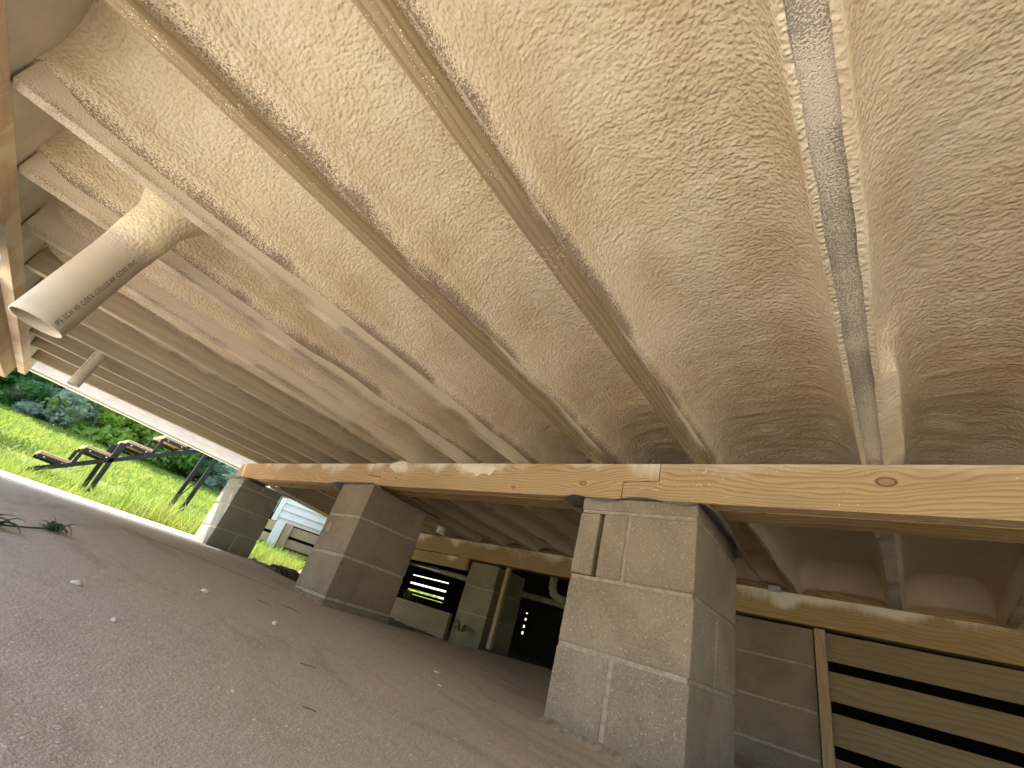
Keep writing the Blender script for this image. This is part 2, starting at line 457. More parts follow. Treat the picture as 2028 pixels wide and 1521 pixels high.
def mesh_obj(name, verts, faces, mat, parent=None, loc=None, smooth=False):
    """verts are given in the parent's space, or in the object's own space when it has loc"""
    me = bpy.data.meshes.new(name)
    V = np.asarray(verts, dtype=np.float32)
    F = faces if isinstance(faces, np.ndarray) else None
    if F is not None:
        nf, k = F.shape
        me.vertices.add(len(V)); me.vertices.foreach_set('co', V.ravel())
        me.loops.add(nf * k); me.loops.foreach_set('vertex_index', F.ravel().astype(np.int32))
        me.polygons.add(nf)
        me.polygons.foreach_set('loop_start', np.arange(0, nf * k, k, dtype=np.int32))
        me.polygons.foreach_set('loop_total', np.full(nf, k, dtype=np.int32))
        me.update(calc_edges=True); me.validate()
    else:
        me.from_pydata([tuple(map(float, v)) for v in V], [], faces)
        me.update()
    if smooth:
        me.polygons.foreach_set('use_smooth', np.ones(len(me.polygons), dtype=bool))
    if mat: me.materials.append(mat)
    o = bpy.data.objects.new(name, me)
    COL.objects.link(o)
    if loc is not None: o.location = loc
    if parent is not None: o.parent = parent
    return o

def box_geo(x0, x1, y0, y1, z0, z1):
    v = [(x0, y0, z0), (x1, y0, z0), (x1, y1, z0), (x0, y1, z0), (x0, y0, z1), (x1, y0, z1), (x1, y1, z1), (x0, y1, z1)]
    f = [(0, 3, 2, 1), (4, 5, 6, 7), (0, 1, 5, 4), (1, 2, 6, 5), (2, 3, 7, 6), (3, 0, 4, 7)]
    return v, f

class MB:
    def __init__(self): self.v = []; self.f = []
    def add(self, v, f):
        o = len(self.v); self.v += [tuple(p) for p in v]; self.f += [tuple(i + o for i in q) for q in f]; return self
    def box(self, *a, jitter=0.0):
        v, f = box_geo(*a)
        if jitter: v = [tuple(c + random.uniform(-jitter, jitter) for c in p) for p in v]
        return self.add(v, f)
    def bar(self, p, q, w, h=None, up=(0, 0, 1)):
        h = h or w
        p = Vector(p); q = Vector(q); d = (q - p).normalized()
        s = d.cross(Vector(up))
        if s.length < 1e-4: s = d.cross(Vector((1, 0, 0)))
        s.normalize(); u = s.cross(d)
        vs = []
        for e in (p, q):
            for a, b in ((-1, -1), (1, -1), (1, 1), (-1, 1)):
                vs.append(e + s * (a * w / 2) + u * (b * h / 2))
        return self.add(vs, [(0, 1, 2, 3), (7, 6, 5, 4), (0, 4, 5, 1), (1, 5, 6, 2), (2, 6, 7, 3), (3, 7, 4, 0)])
    def tube(self, pts, rad, n=12, caps=True):
        rad = rad if isinstance(rad, (list, tuple)) else [rad] * len(pts)
        P = [Vector(p) for p in pts]; rings = []
        ref = Vector((0.3, 0.9, 0.1))
        for i, p in enumerate(P):
            d = (P[min(i + 1, len(P) - 1)] - P[max(i - 1, 0)]).normalized()
            u = d.cross(ref)
            if u.length < 1e-3: u = d.cross(Vector((1, 0, 0)))
            u.normalize(); w = d.cross(u)
            rings.append([p + u * math.cos(2 * math.pi * k / n) * rad[i] + w * math.sin(2 * math.pi * k / n) * rad[i] for k in range(n)])
        v = [q for r in rings for q in r]; f = []
        for i in range(len(P) - 1):
            for k in range(n):
                a = i * n + k; b = i * n + (k + 1) % n
                f.append((a, b, b + n, a + n))
        if caps:
            f.append(tuple(range(n - 1, -1, -1))); f.append(tuple((len(P) - 1) * n + k for k in range(n)))
        return self.add(v, f)
    def build(self, name, mat, parent=None, loc=None, smooth=False, bevel=0.0, seg=2):
        v = self.v
        if loc is not None: v = [(p[0] - loc[0], p[1] - loc[1], p[2] - loc[2]) for p in v]
        o = mesh_obj(name, v, self.f, mat, parent, loc, smooth)
        if bevel:
            b = o.modifiers.new('bevel', 'BEVEL'); b.width = bevel; b.segments = seg; b.limit_method = 'ANGLE'; b.angle_limit = R(40)
        return o

def part(mb, name, mat, root, **kw):
    """mb holds world coordinates; make them local to root (root has no rotation)"""
    l = root.location
    mb.v = [(p[0] - l[0], p[1] - l[1], p[2] - l[2]) for p in mb.v]
    return mb.build(name, mat, root, **kw)

def hash01(ix, iy, seed):
    h = (ix.astype(np.int64) * 374761393 + iy.astype(np.int64) * 668265263 + seed * 974634777) & 0xffffffff
    h = ((h ^ (h >> 13)) * 1274126177) & 0xffffffff
    h = h ^ (h >> 16)
    return (h & 0xffffff) / float(0xffffff)

def vnoise(x, y, seed=0):
    x = np.asarray(x, float); y = np.asarray(y, float)
    ix = np.floor(x); iy = np.floor(y); fx = x - ix; fy = y - iy
    ix = ix.astype(np.int64); iy = iy.astype(np.int64)
    u = fx * fx * (3 - 2 * fx); v = fy * fy * (3 - 2 * fy)
    a = hash01(ix, iy, seed); b = hash01(ix + 1, iy, seed); c = hash01(ix, iy + 1, seed); d = hash01(ix + 1, iy + 1, seed)
    return (a * (1 - u) + b * u) * (1 - v) + (c * (1 - u) + d * u) * v

def fbm(x, y, seed=0, o=3):
    t = 0; a = 1; n = 0
    for k in range(o):
        t = t + a * vnoise(x * 2 ** k, y * 2 ** k, seed + k * 17); n += a; a *= 0.5
    return t / n

def sstep(x, a, b):
    t = np.clip((x - a) / (b - a), 0, 1); return t * t * (3 - 2 * t)

# ---------------------------------------------------------------- the place's main dimensions
ZJ = 0.672            # underside of the joists
ZF = 0.907            # underside of the subfloor
ZB = 0.532            # underside of the girders
def y_near(x): return -0.402 + (-1.045 - x) * 0.0765      # inner face of the near ledger
def y_front(x): return 1.425 + 0.016 * x                   # face of the middle girder
def y_back(x): return 3.222 + 0.04 * x                     # face of the back girder
def slab_z(x, y):
    far = min(1, max(0, (-x - 2) / 2)); far = far * far * (3 - 2 * far)
    return -0.229 - 0.0535 * x - 0.014 * (y - 0.7) * far

# ---------------------------------------------------------------- ground and slab (structure)
def terrain(x, y):
    x = np.asarray(x, float); y = np.asarray(y, float)
    base = np.where(x > -4.7, -0.12 + 0.03 * np.clip(-x, 0, 4.7), 0)
    d = np.clip(-4.7 - x, 0, None)
    hill = -0.04 + 0.060 * np.minimum(d, 1.7) + 0.118 * np.clip(d - 1.7, 0, 15.5) + 0.0 * d
    hill = hill - 0.10 * np.clip(d - 17.2, 0, 200) * 0.6
    hill = hill + 0.10 * (fbm(x * 0.35, y * 0.35, 5) - 0.5) * sstep(d, 0.5, 4)
    z = np.where(x > -4.7, base, hill)
    return z

def grid(xs, ys, zf):
    X, Y = np.meshgrid(xs, ys, indexing='ij')
    Z = zf(X, Y)
    V = np.stack([X, Y, Z], -1).reshape(-1, 3)
    n, m = len(xs), len(ys)
    i = np.arange(n - 1)[:, None] * m + np.arange(m - 1)[None, :]
    F = np.stack([i, i + m, i + m + 1, i + 1], -1).reshape(-1, 4)
    return V, F

xs = np.concatenate([np.linspace(-160, -30, 14), np.linspace(-29, -10, 40), np.linspace(-9.8, -4.76, 60), [-4.7], np.linspace(-4.6, 0, 24), np.linspace(1, 140, 16)])
ys = np.concatenate([np.linspace(-140, -8, 14), np.linspace(-7, 16, 110), np.linspace(17, 140, 14)])
V, F = grid(xs, ys, lambda x, y: terrain(x, y) - np.where(x > -4.65, 0.16 + 0.06 * np.clip(x, 0, 8), 0.0))
ground = mesh_obj('ground', V, F, M['lawn'], smooth=True); tag(ground, kind='structure')

# dirt bed behind the slab, under the back half of the house
def dirt_z(x, y):
    z = -0.16 - 0.03 * (x + 3)
    lump = 0.13 * sstep(fbm(x * 5 + 3, y * 5, 21), 0.35, 0.8) * sstep(y, 1.6, 1.85) * sstep(-x, 2.9, 3.5) * (1 - sstep(y, 2.3, 2.8))
    return z + lump + 0.03 * (fbm(x * 14, y * 14, 3) - 0.5)
V, F = grid(np.linspace(-7.4, -2.05, 120), np.linspace(1.66, 6.4, 110), dirt_z)
tag(mesh_obj('dirt_ground', V, F, M['dirt'], smooth=True), kind='structure')
V, F = grid(np.linspace(-2.2, 2.2, 30), np.linspace(3.5, 6.4, 30), lambda x, y: -0.24 + 0.06 * fbm(x * 6, y * 6, 9))
tag(mesh_obj('crawl_ground', V, F, M['dirt'], smooth=True), kind='structure')

# slab: L-shaped, one sheet with edges
sx0, sx1 = -4.72, 7.0
def slab_sheet(x0, x1, y0, y1, nx, ny):
    X = np.linspace(x0, x1, nx); Yv = np.linspace(y0, y1, ny)
    return grid(X, Yv, np.vectorize(slab_z))
mbs = MB()
V1, F1 = slab_sheet(sx0, -2.16, -6.0, 1.70, 40, 60)
V2, F2 = slab_sheet(-2.16, sx1, -6.0, 3.42, 60, 70)  # near and right parts reach out of view to bounce light inside
Vs = [V1, V2]; Fs = [F1, F2 + len(V1)]
def skirt(pts):
    global Vs, Fs
    n = len(pts); base = sum(len(v) for v in Vs)
    top = np.array([(x, y, slab_z(x, y)) for x, y in pts]); bot = top.copy(); bot[:, 2] -= 0.12
    Vs.append(np.vstack([top, bot]))
    i = np.arange(n - 1)
    Fs.append(np.stack([base + i, base + i + 1, base + n + i + 1, base + n + i], -1))
skirt([(x, 1.70 + 0.0) for x in np.linspace(sx0, -2.16, 30)])
skirt([(-2.16, y) for y in np.linspace(1.70, 3.42, 20)])
skirt([(sx0, y) for y in np.linspace(-6, 1.70, 30)])
slab = mesh_obj('slab', np.vstack(Vs), np.vstack(Fs), M['slab'], smooth=False)
tag(slab, kind='structure')

# crack running across the slab, laid just above it
cr = MB()
cpts = [(-1.55, -0.05), (-2.1, 0.16), (-2.75, 0.42), (-3.05, 0.62), (-2.95, 0.80), (-2.72, 0.97), (-2.45, 1.09), (-2.28, 1.18)]
fine = []
for (a, b) in zip(cpts[3:-1], cpts[4:]):
    for k in range(10):
        t = k / 10
        fine.append((a[0] * (1 - t) + b[0] * t + random.uniform(-.006, .006), a[1] * (1 - t) + b[1] * t + random.uniform(-.006, .006)))
for line, w in ((fine, 0.006),):
    for (a, b) in zip(line[:-1], line[1:]):
        dx, dy = b[0] - a[0], b[1] - a[1]; L = math.hypot(dx, dy); nx, ny = -dy / L, dx / L
        ww = w * random.uniform(0.6, 1.2)
        q = [(a[0] - nx * ww, a[1] - ny * ww), (b[0] - nx * ww, b[1] - ny * ww), (b[0] + nx * ww, b[1] + ny * ww), (a[0] + nx * ww, a[1] + ny * ww)]
        cr.add([(x, y, slab_z(x, y) + 0.002) for x, y in q], [(0, 1, 2, 3)])
crk = cr.build('crack', M['dark'], slab)

# ---------------------------------------------------------------- floor frame of the house
def thing_box(name, b, mat, label, cat, group=None, bevel=0.002):
    x0, x1, y0, y1, z0, z1 = b
    loc = ((x0 + x1) / 2, (y0 + y1) / 2, z0)
    o = MB().box(*b).build(name, mat, None, loc, bevel=bevel)
    return tag(o, label, cat, group)

o = MB().box(-4.40, 3.8, -0.62, 3.35, ZF, ZF + 0.35).box(-6.9, 2.4, 3.352, 6.9, ZF - 0.06, ZF + 0.35).build('subfloor', M['subfloor'], None, (-1, 1.5, ZF))  # right end stretched out of view to cut skylight on the near pier
tag(o, 'plywood subfloor spanning above the sprayed joist bays', 'floor')

joist_x = [0.41, 0.003, -0.462, -0.842, -1.262, -1.622, -1.985, -2.35, -2.705, -3.035, -3.37, -3.67, -4.06]
joist_x = [1.25, 0.83] + joist_x
mats = ['joist', 'joist', 'joist', 'joist_grey', 'joist_brown', 'joist_brown', 'joist', 'joist', 'joist', 'joist_bare', 'joist_bare', 'joist_clean', 'joist_clean', 'joist_clean', 'joist_clean']
nice = {3: 'floor joist furred with grey foam dust, nearest the right edge of the photo',
        4: 'joist with bare grooved underside, second from right along the girder',
        5: 'joist speckled grey by overspray, third from right along the girder',
        6: 'dusty joist just right of the printed white pipe, fourth from right',
        7: 'joist crossed by the printed white pipe, fifth from right along girder',
        8: 'joist sixth from right, crossing behind the middle of the printed pipe',
        9: 'joist seventh from right, knot of rough foam beside the printed pipe',
        10: 'bare brown sided joist, eighth from right along the girder',
        11: 'joist the short capped pipe stub hangs beside, ninth from right',
        12: 'unsprayed brown joist, tenth from right, behind the pipe stub',
        13: 'clean joist second from the white wrapped rim',
        14: 'clean joist closest to the white wrapped rim, at the far left'}
JW = 0.038
for i, x in enumerate(joist_x):
    if i < 2: continue
    JW = 0.047 if i == 3 else 0.038
    y0, y1 = y_near(x) + 0.002, y_back(x) + 0.06
    mb = MB()
    n = 40
    # bottom slightly waney, not machine straight
    ysj = np.linspace(y0, y1, n)
    vv = []
    for k, yy in enumerate(ysj):
        wob = 0.0025 * (vnoise(np.array(yy * 2.0), np.array(i * 3.3), 4) - 0.5)
        dz = 0.003 * (vnoise(np.array(yy * 1.5), np.array(i * 7.1), 5) - 0.5)
        bow = 0.0
        vv += [(x - JW / 2 + wob + bow, yy, ZJ + dz), (x + JW / 2 + wob + bow, yy, ZJ + dz), (x + JW / 2 + wob, yy, ZF - 0.001), (x - JW / 2 + wob, yy, ZF - 0.001)]
    ff = []
    for k in range(n - 1):
        a = k * 4
        for e in range(4):
            ff.append((a + e, a + (e + 1) % 4, a + 4 + (e + 1) % 4, a + 4 + e))
    ff += [(3, 2, 1, 0), ((n - 1) * 4, (n - 1) * 4 + 1, (n - 1) * 4 + 2, (n - 1) * 4 + 3)]
    mb.add(vv, ff)
    o = mb.build('floor_joist', M[mats[i]], None, (x, (y0 + y1) / 2, ZJ), bevel=0.0025)
    tag(o, nice.get(i, 'sprayed floor joist just past the right edge of the photo'), 'joist', 'floor joists carried by the girders')

# ---- foam in the bays
def foam_bay(xl, xr, ya, yb, zc, bare_l, bare_r, thick_l, thick_r, seed, name, mat, label, group, step=0.007, rough=1.0, rim_wrap=(0, 0), bulge=None, endwall=False):
    W = xr - xl
    r = min(0.125, W * 0.36)
    H = zc - ZJ
    ns, nc, nf = 12, max(14, int(W / step * 0.4)), 18
    # each profile point: (u along x from left wall, height, normal dir (nx,nz), side flag)
    pr = []
    for k in range(ns):
        t = k / (ns - 1); z = 0.0 + (H - r) * t
        pr.append((0.0, z, 1.0, 0.0, 'L'))
    for k in range(1, nf):
        a = math.pi / 2 * k / nf
        pr.append((r - r * math.cos(a), H - r + r * math.sin(a), math.cos(a), -math.sin(a), 'L'))
    for k in range(nc):
        t = k / (nc - 1)
        pr.append((r + (W - 2 * r) * t, H, 0.0, -1.0, 'C'))
    for k in range(1, nf):
        a = math.pi / 2 * (1 - k / nf)
        pr.append((W - r + r * math.cos(a), H - r + r * math.sin(a), -math.cos(a), -math.sin(a), 'R'))
    for k in range(ns):
        t = 1 - k / (ns - 1); z = 0.0 + (H - r) * t
        pr.append((W, z, -1.0, 0.0, 'R'))
    P = np.array([[p[0], p[1], p[2], p[3]] for p in pr])
    side = np.array([p[4] for p in pr])
    Y = np.arange(ya, yb + step, step)
    U = P[:, 0][:, None] + 0 * Y[None]; Z = P[:, 1][:, None] + 0 * Y[None]
    NX = P[:, 2][:, None]; NZ = P[:, 3][:, None]
    YY = Y[None] + 0 * U
    arc = np.concatenate([[0], np.cumsum(np.hypot(np.diff(P[:, 0]), np.diff(P[:, 1])))])[:, None] + 0 * YY
    # thickness model
    edge_n = fbm(YY * 3.0, arc * 2 + seed, seed, 3) - 0.5
    bl = bare_l + 0.03 * edge_n; br = bare_r + 0.03 * edge_n
    isL = (side == 'L')[:, None]; isR = (side == 'R')[:, None]; isC = (side == 'C')[:, None]
    tl = -0.004 + (thick_l + 0.004) * sstep(Z, bl - 0.01, bl + 0.07)
    tr = -0.004 + (thick_r + 0.004) * sstep(Z, br - 0.01, br + 0.07)
    if rim_wrap[0]: tl = np.where(Z < 0.03, np.maximum(tl, rim_wrap[0] * (0.7 + 0.6 * fbm(YY * 9, 0 * YY, seed + 3))), np.maximum(tl, rim_wrap[0]))
    if rim_wrap[1]: tr = np.where(Z < 0.03, np.maximum(tr, rim_wrap[1] * (0.7 + 0.6 * fbm(YY * 9, 0 * YY, seed + 4))), np.maximum(tr, rim_wrap[1]))
    fade = 1 - np.abs(NZ)
    T = np.where(isL, tl * fade, np.where(isR, tr * fade, 0.0))
    tc = 0.0
    # lumps and ripples
    lump = (fbm(U * 3.2 + seed, YY * 2.6, seed + 1, 2) - 0.5) * 0.040 * rough
    rip = (fbm(U * 16 + 5 * seed, YY * 34 + 2.5 * fbm(U * 9, YY * 9, seed), seed + 2, 2) - 0.5) * 0.0030 * rough
    rip2 = (fbm(arc * 38 + seed, YY * 46, seed + 8, 2) - 0.5) * 0.0030 * rough
    # thicker ripples close to the girder where the gun was angled
    near_g = sstep(YY, 0.95, 1.3) * rough
    rip3 = (fbm(U * 7 + seed, YY * 30 + 3 * fbm(U * 5, YY * 5, seed + 6), seed + 12, 3) - 0.5) * 0.010 * near_g
    wC = np.abs(NZ) + 0 * YY
    grow = np.maximum(wC, sstep(T, 0.0, 0.02))
    T = T + (lump * (0.35 + 0.65 * wC) + rip + rip2 + rip3) * grow
    if endwall:
        pass
    else:
        T = T - (0.012 + 0.023 * np.abs(NZ)) * (1 - sstep(YY + 0.1 * (fbm(U * 8, 0 * U, seed + 40) - 0.5), ya + 0.01, ya + 0.15))
    if bulge is not None:
        T = T + bulge(U, YY, Z, side[:, None])
    X = xl + U + NX * T; ZZ = ZJ + Z + NZ * T
    if endwall:
        ef = sstep(YY, yb - 0.17, yb - 0.004)
        ZZ = ZJ + (ZZ - ZJ) * (1 - 0.74 * ef) + 0.004 * ef
    if rim_wrap[0] or rim_wrap[1]:
        # first / last row tucks under the joist's edge
        if rim_wrap[0]:
            X[0] = xl - 0.003 - 0.004 * fbm(Y * 14, 0 * Y, seed); ZZ[0] = ZJ - 0.0035
            X[1] = xl + rim_wrap[0] * 0.55; ZZ[1] = ZJ - 0.0045
        if rim_wrap[1]:
            X[-1] = xr + 0.002 + 0.004 * fbm(Y * 14, 0 * Y, seed); ZZ[-1] = ZJ - 0.0035
            X[-2] = xr - rim_wrap[1] * 0.55; ZZ[-2] = ZJ - 0.0045
    V = np.stack([X, YY, ZZ], -1)
    n, m = V.shape[:2]
    V = V.reshape(-1, 3)
    i = np.arange(n - 1)[:, None] * m + np.arange(m - 1)[None, :]
    F = np.stack([i, i + 1, i + m + 1, i + m], -1).reshape(-1, 4)
    loc = ((xl + xr) / 2, (ya + yb) / 2, ZJ)
    V = V - np.array(loc)
    o = mesh_obj(name, V, F, M[mat], None, loc, smooth=True)
    return tag(o, label, 'foam', group)

def lump_right(U, Y, Z, side):
    """foam-buried blocking along the grey joist near the girder"""
    b = sstep(Y, 0.98, 1.04) * (0.75 + 0.5 * fbm(Y * 8, Z * 8, 31))
    prof = np.exp(-((U - 0.0) / 0.055) ** 2) * sstep(0.17 - Z, 0.0, 0.02)
    return 0.028 * b * sstep(Z, 0.005, 0.03) * np.exp(-(np.maximum(U, 0) / 0.06) ** 2)
bays = []
ordn = ['first', 'second', 'third', 'fourth', 'fifth', 'sixth', 'seventh', 'eighth', 'ninth', 'tenth', 'eleventh', 'twelfth']
J = joist_x
for i in range(2, len(J) - 1):
    xr = J[i] - (0.047 if i == 3 else 0.038) / 2; xl = J[i + 1] + (0.047 if i + 1 == 3 else 0.038) / 2
    k = i - 2
    ya = min(y_near(xl), y_near(xr)) - 0.012
    yb = 2.05
    kw = dict(rim_wrap=(0, 0), bulge=None)
    bare = 0.012 if k < 5 else 0.02 + 0.016 * (k - 4)
    bl = bare + 0.016; br = bare + 0.02
    tl = 0.014; tr = 0.012
    zc = 0.868 if k < 3 else 0.875
    rough = 1.0 if k < 4 else 0.6
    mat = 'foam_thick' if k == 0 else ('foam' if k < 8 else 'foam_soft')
    st = 0.006 if k < 4 else 0.009
    if k == 0: kw = dict(rim_wrap=(0.010, 0), bulge=lump_right)
    if k == 1: kw = dict(rim_wrap=(0, 0.009), bulge=None)
    if k == 0:
        lab = 'broad rippled foam filling the bay at the right edge, right of the grey joist'
    elif k == 1:
        lab = 'rippled spray foam in the wide bay just left of the grey dusty joist'
    else:
        lab = 'spray foam in the %s bay from the right, between two sprayed joists' % ordn[k]
    o = foam_bay(xl, xr, ya, yb, zc, bl, br, tl, tr, 11 + k * 5, 'spray_foam', mat, lab, 'foam sprayed between the front joists', step=st, rough=rough, **kw)
    # rear half of the same bay: smoother, past the girder
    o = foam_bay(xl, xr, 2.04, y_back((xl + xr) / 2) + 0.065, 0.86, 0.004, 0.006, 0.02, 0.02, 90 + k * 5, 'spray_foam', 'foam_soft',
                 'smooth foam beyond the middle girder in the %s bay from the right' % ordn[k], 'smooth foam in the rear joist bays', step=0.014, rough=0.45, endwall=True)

# near rim: sheathing above the ledger closing the bays
def slanted_board(name, x0, x1, fy, d, z0, z1, mat, label, cat, n=2, parent=None):
    """board whose inner face follows y = fy(x)"""
    vs = []
    xs_ = np.linspace(x0, x1, n)
    for x in xs_:
        y = fy(x)
        vs += [(x, y, z0), (x, y, z1), (x, y - d, z1), (x, y - d, z0)]
    fs = []
    for k in range(n - 1):
        a = 4 * k
        for e in range(4): fs.append((a + e, a + (e + 1) % 4, a + 4 + (e + 1) % 4, a + 4 + e))
    fs += [(3, 2, 1, 0), (4 * n - 4, 4 * n - 3, 4 * n - 2, 4 * n - 1)]
    loc = ((x0 + x1) / 2, fy((x0 + x1) / 2), z0)
    vs = [(a - loc[0], b - loc[1], c - loc[2]) for a, b, c in vs]
    o = mesh_obj(name, vs, fs, M[mat], None, loc)
    b = o.modifiers.new('bevel', 'BEVEL'); b.width = 0.0025; b.segments = 2
    return tag(o, label, cat)

slanted_board('rim_board', -4.40, 2.3, lambda x: y_near(x) - 0.002, 0.038, ZJ + 0.003, ZF - 0.002, 'rim', 'grey rim board closing the joist bays at the far left', 'board')
slanted_board('ledger_board', -4.39, 2.3, lambda x: y_near(x) + 0.001, 0.040, 0.612, ZJ, 'ledger', 'pale wooden ledger streaked with overspray, left edge of the photo', 'board')
slanted_board('outer_board', -2.30, 2.3, lambda x: y_near(x) - 0.056, 0.04, 0.50, 0.642, 'post_wood', 'orange board behind the pale ledger at the upper left edge', 'board')
slanted_board('outer_board', -4.30, -2.42, lambda x: y_near(x) - 0.050, 0.04, 0.535, 0.640, 'trim', 'pale board behind the ledger, just left of the printed pipe end', 'board')

# rim with white wrap on the far left
fas = empty('rim_fascia', (-4.42, 1.4, 0.64), 'white wrapped rim along the open left side above the lawn', 'fascia')
mb = MB()
ysf = np.linspace(-0.62, 1.74, 120)
vv = []; ff = []
for k, y in enumerate(ysf):
    zb = 0.672 - 0.028 * (y + 0.2) if y < 1.6 else 0.60 - 0.075 * (y - 1.6) * 0.9
    dx = 0.012 * (fbm(np.array(y * 5.0), np.array(0.3), 3) - 0.5)
    vv += [(-4.425 + dx * 0.3, y, zb), (-4.425 + dx, y, zb + 0.09), (-4.425 + dx * 0.4, y, ZF + 0.02)]
for k in range(len(ysf) - 1):
    a = 3 * k
    ff += [(a, a + 3, a + 4, a + 1), (a + 1, a + 4, a + 5, a + 2)]
mb.add(vv, ff); part(mb, 'house_wrap', M['wrap'], fas)
mb = MB()
def zbot(y): return (0.672 - 0.028 * (y + 0.2)) if y < 1.6 else 0.60 - 0.0675 * (y - 1.6)
for a, b in zip(np.linspace(-0.62, 1.55, 12)[:-1], np.linspace(-0.62, 1.55, 12)[1:]):
    mb.bar((-4.437, a, zbot(a) - 0.006), (-4.437, b, zbot(b) - 0.006), 0.05, 0.012)
part(mb, 'drip_edge', M['white_vinyl'], fas)
for yy in (1.98, 2.28):
    mb = MB().tube([(-4.416, yy, zbot(yy) + 0.022), (-4.408, yy, zbot(yy) + 0.022)], 0.009, 10)
    part(mb, 'screw', M['screw'], fas)
mb = MB(); mb.bar((-4.43, 1.7, zbot(1.7) + 0.0), (-4.43, 3.1, zbot(3.1) + 0.0), 0.045, 0.03); part(mb, 'angle_trim', M['white_vinyl'], fas)
mb = MB().add([(-4.43, 1.76, zbot(1.76)), (-4.43, 3.2, zbot(3.2)), (-4.43, 3.2, ZF), (-4.43, 1.76, ZF), (-4.47, 1.76, zbot(1.76)), (-4.47, 3.2, zbot(3.2)), (-4.47, 3.2, ZF), (-4.47, 1.76, ZF)], [(0, 1, 2, 3), (7, 6, 5, 4), (0, 4, 5, 1), (1, 5, 6, 2), (2, 6, 7, 3), (3, 7, 4, 0)])
part(mb, 'rim_joist', M['joist_clean'], fas)

# ---------------------------------------------------------------- middle girder: three plies, stepped splices
gir = empty('girder', (-0.9, 1.42, ZB), 'long yellow pine girder crossing the photo on three block piers', 'beam')
gir.rotation_euler = (0, 0, math.atan(0.016))
def gpart(poly, y0, y1, name, mat, bevel=0.002):
    """poly: (x, z) outline in girder space, extruded in y"""
    n = len(poly)
    v = [(x, y0, z) for x, z in poly] + [(x, y1, z) for x, z in poly]
    f = [tuple(range(n)), tuple(range(2 * n - 1, n - 1, -1))] + [(i, (i + 1) % n + 0, (i + 1) % n + n, i + n)[::-1] for i in range(n)]
    o = mesh_obj(name, v, f, M[mat], gir)
    b = o.modifiers.new('bevel', 'BEVEL'); b.width = bevel; b.segments = 2; b.limit_method = 'ANGLE'
    me = o.data
    bm = bmesh.new(); bm.from_mesh(me); bmesh.ops.recalc_face_normals(bm, faces=bm.faces); bm.to_mesh(me); bm.free()
    return o
GX = 0.9
Ht = ZJ - ZB - 0.001
def gx(x): return x + GX
# right board: long lower tongue reaching left under a stub of the middle board
gpart([(gx(-0.728), 0.0), (gx(2.3), 0.0), (gx(2.3), Ht), (gx(-0.595), Ht), (gx(-0.595), Ht * 0.52), (gx(-0.728), Ht * 0.46)], 0, 0.05, 'face_board', 'beam')
gpart([(gx(-2.232), 0.0), (gx(-0.7305), 0.0), (gx(-0.7305), Ht * 0.48), (gx(-0.5975), Ht * 0.54), (gx(-0.5975), Ht), (gx(-2.34), Ht), (gx(-2.37), Ht * 0.45), (gx(-2.235), Ht * 0.38)], 0, 0.05, 'face_board', 'beam_mid')
gpart([(gx(-4.36), 0.004), (gx(-2.236), -0.002), (gx(-2.238), Ht * 0.36), (gx(-2.374), Ht * 0.43), (gx(-2.344), Ht - 0.002), (gx(-4.36), Ht - 0.004)], 0.001, 0.05, 'face_board', 'beam_left')
gpart([(gx(-4.35), -0.001), (gx(2.3), -0.001), (gx(2.3), Ht), (gx(-4.35), Ht)], 0.052, 0.155, 'inner_plies', 'beam_under')
def blob(mbx, cx, cz, w, h, t, seed, drip=0):
    """flat foam splat on the girder face: an irregular cushion"""
    n = 22; m = 8
    v = []; f = []
    for j in range(m + 1):
        q = j / m
        for k in range(n):
            a = 2 * math.pi * k / n
            rr = 1 + 0.35 * (float(fbm(np.array(math.cos(a) * 1.6 + seed), np.array(math.sin(a) * 1.6), seed)) - 0.5) * 2
            rx = w * rr * q; rz = h * rr * q
            dz = math.sin(a) * rz
            if drip and dz < 0: dz *= 1 + drip * max(0, math.sin(k * 2.1 + seed))
            th = t * math.sqrt(max(0, 1 - q ** 2.2)) * (0.8 + 0.5 * float(fbm(np.array(math.cos(a) * rx * 60 + seed), np.array(dz * 60.0), seed + 1)))
            v.append((cx + math.cos(a) * rx, -th + 0.002, cz + dz))
    for j in range(m):
        for k in range(n):
            a = j * n + k; b = j * n + (k + 1) % n
            f.append((a, a + n, b + n, b))
    mbx.add(v, f)
mb = MB(); blob(mb, gx(-2.10), Ht - 0.018, 0.085, 0.036, 0.030, 3); o = mb.build('foam_splat', M['foam_lump'], gir, smooth=True)
mb = MB(); blob(mb, gx(-1.47), Ht - 0.026, 0.095, 0.026, 0.008, 5, drip=0.8); o = mb.build('foam_splat', M['foam_lump'], gir, smooth=True)

# ---------------------------------------------------------------- back girder
bg_o = empty('back_girder', (-1.0, 3.182, ZB - 0.016), 'orange tinted rear girder under the back ends of the joists', 'beam')
bg_o.rotation_euler = (0, 0, math.atan(0.04))
def bpart(x0, x1, y0, y1, z0, z1, name, mat):
    v, f = box_geo(x0, x1, y0, y1, z0, z1)
    o = mesh_obj(name, v, f, M[mat], bg_o); b = o.modifiers.new('bevel', 'BEVEL'); b.width = 0.003; b.segments = 2
    return o
bpart(-3.4, -0.905, 0, 0.10, 0, 0.155, 'face_board', 'back_beam')
bpart(-0.90, 3.3, 0, 0.10, 0, 0.155, 'face_board', 'back_beam')
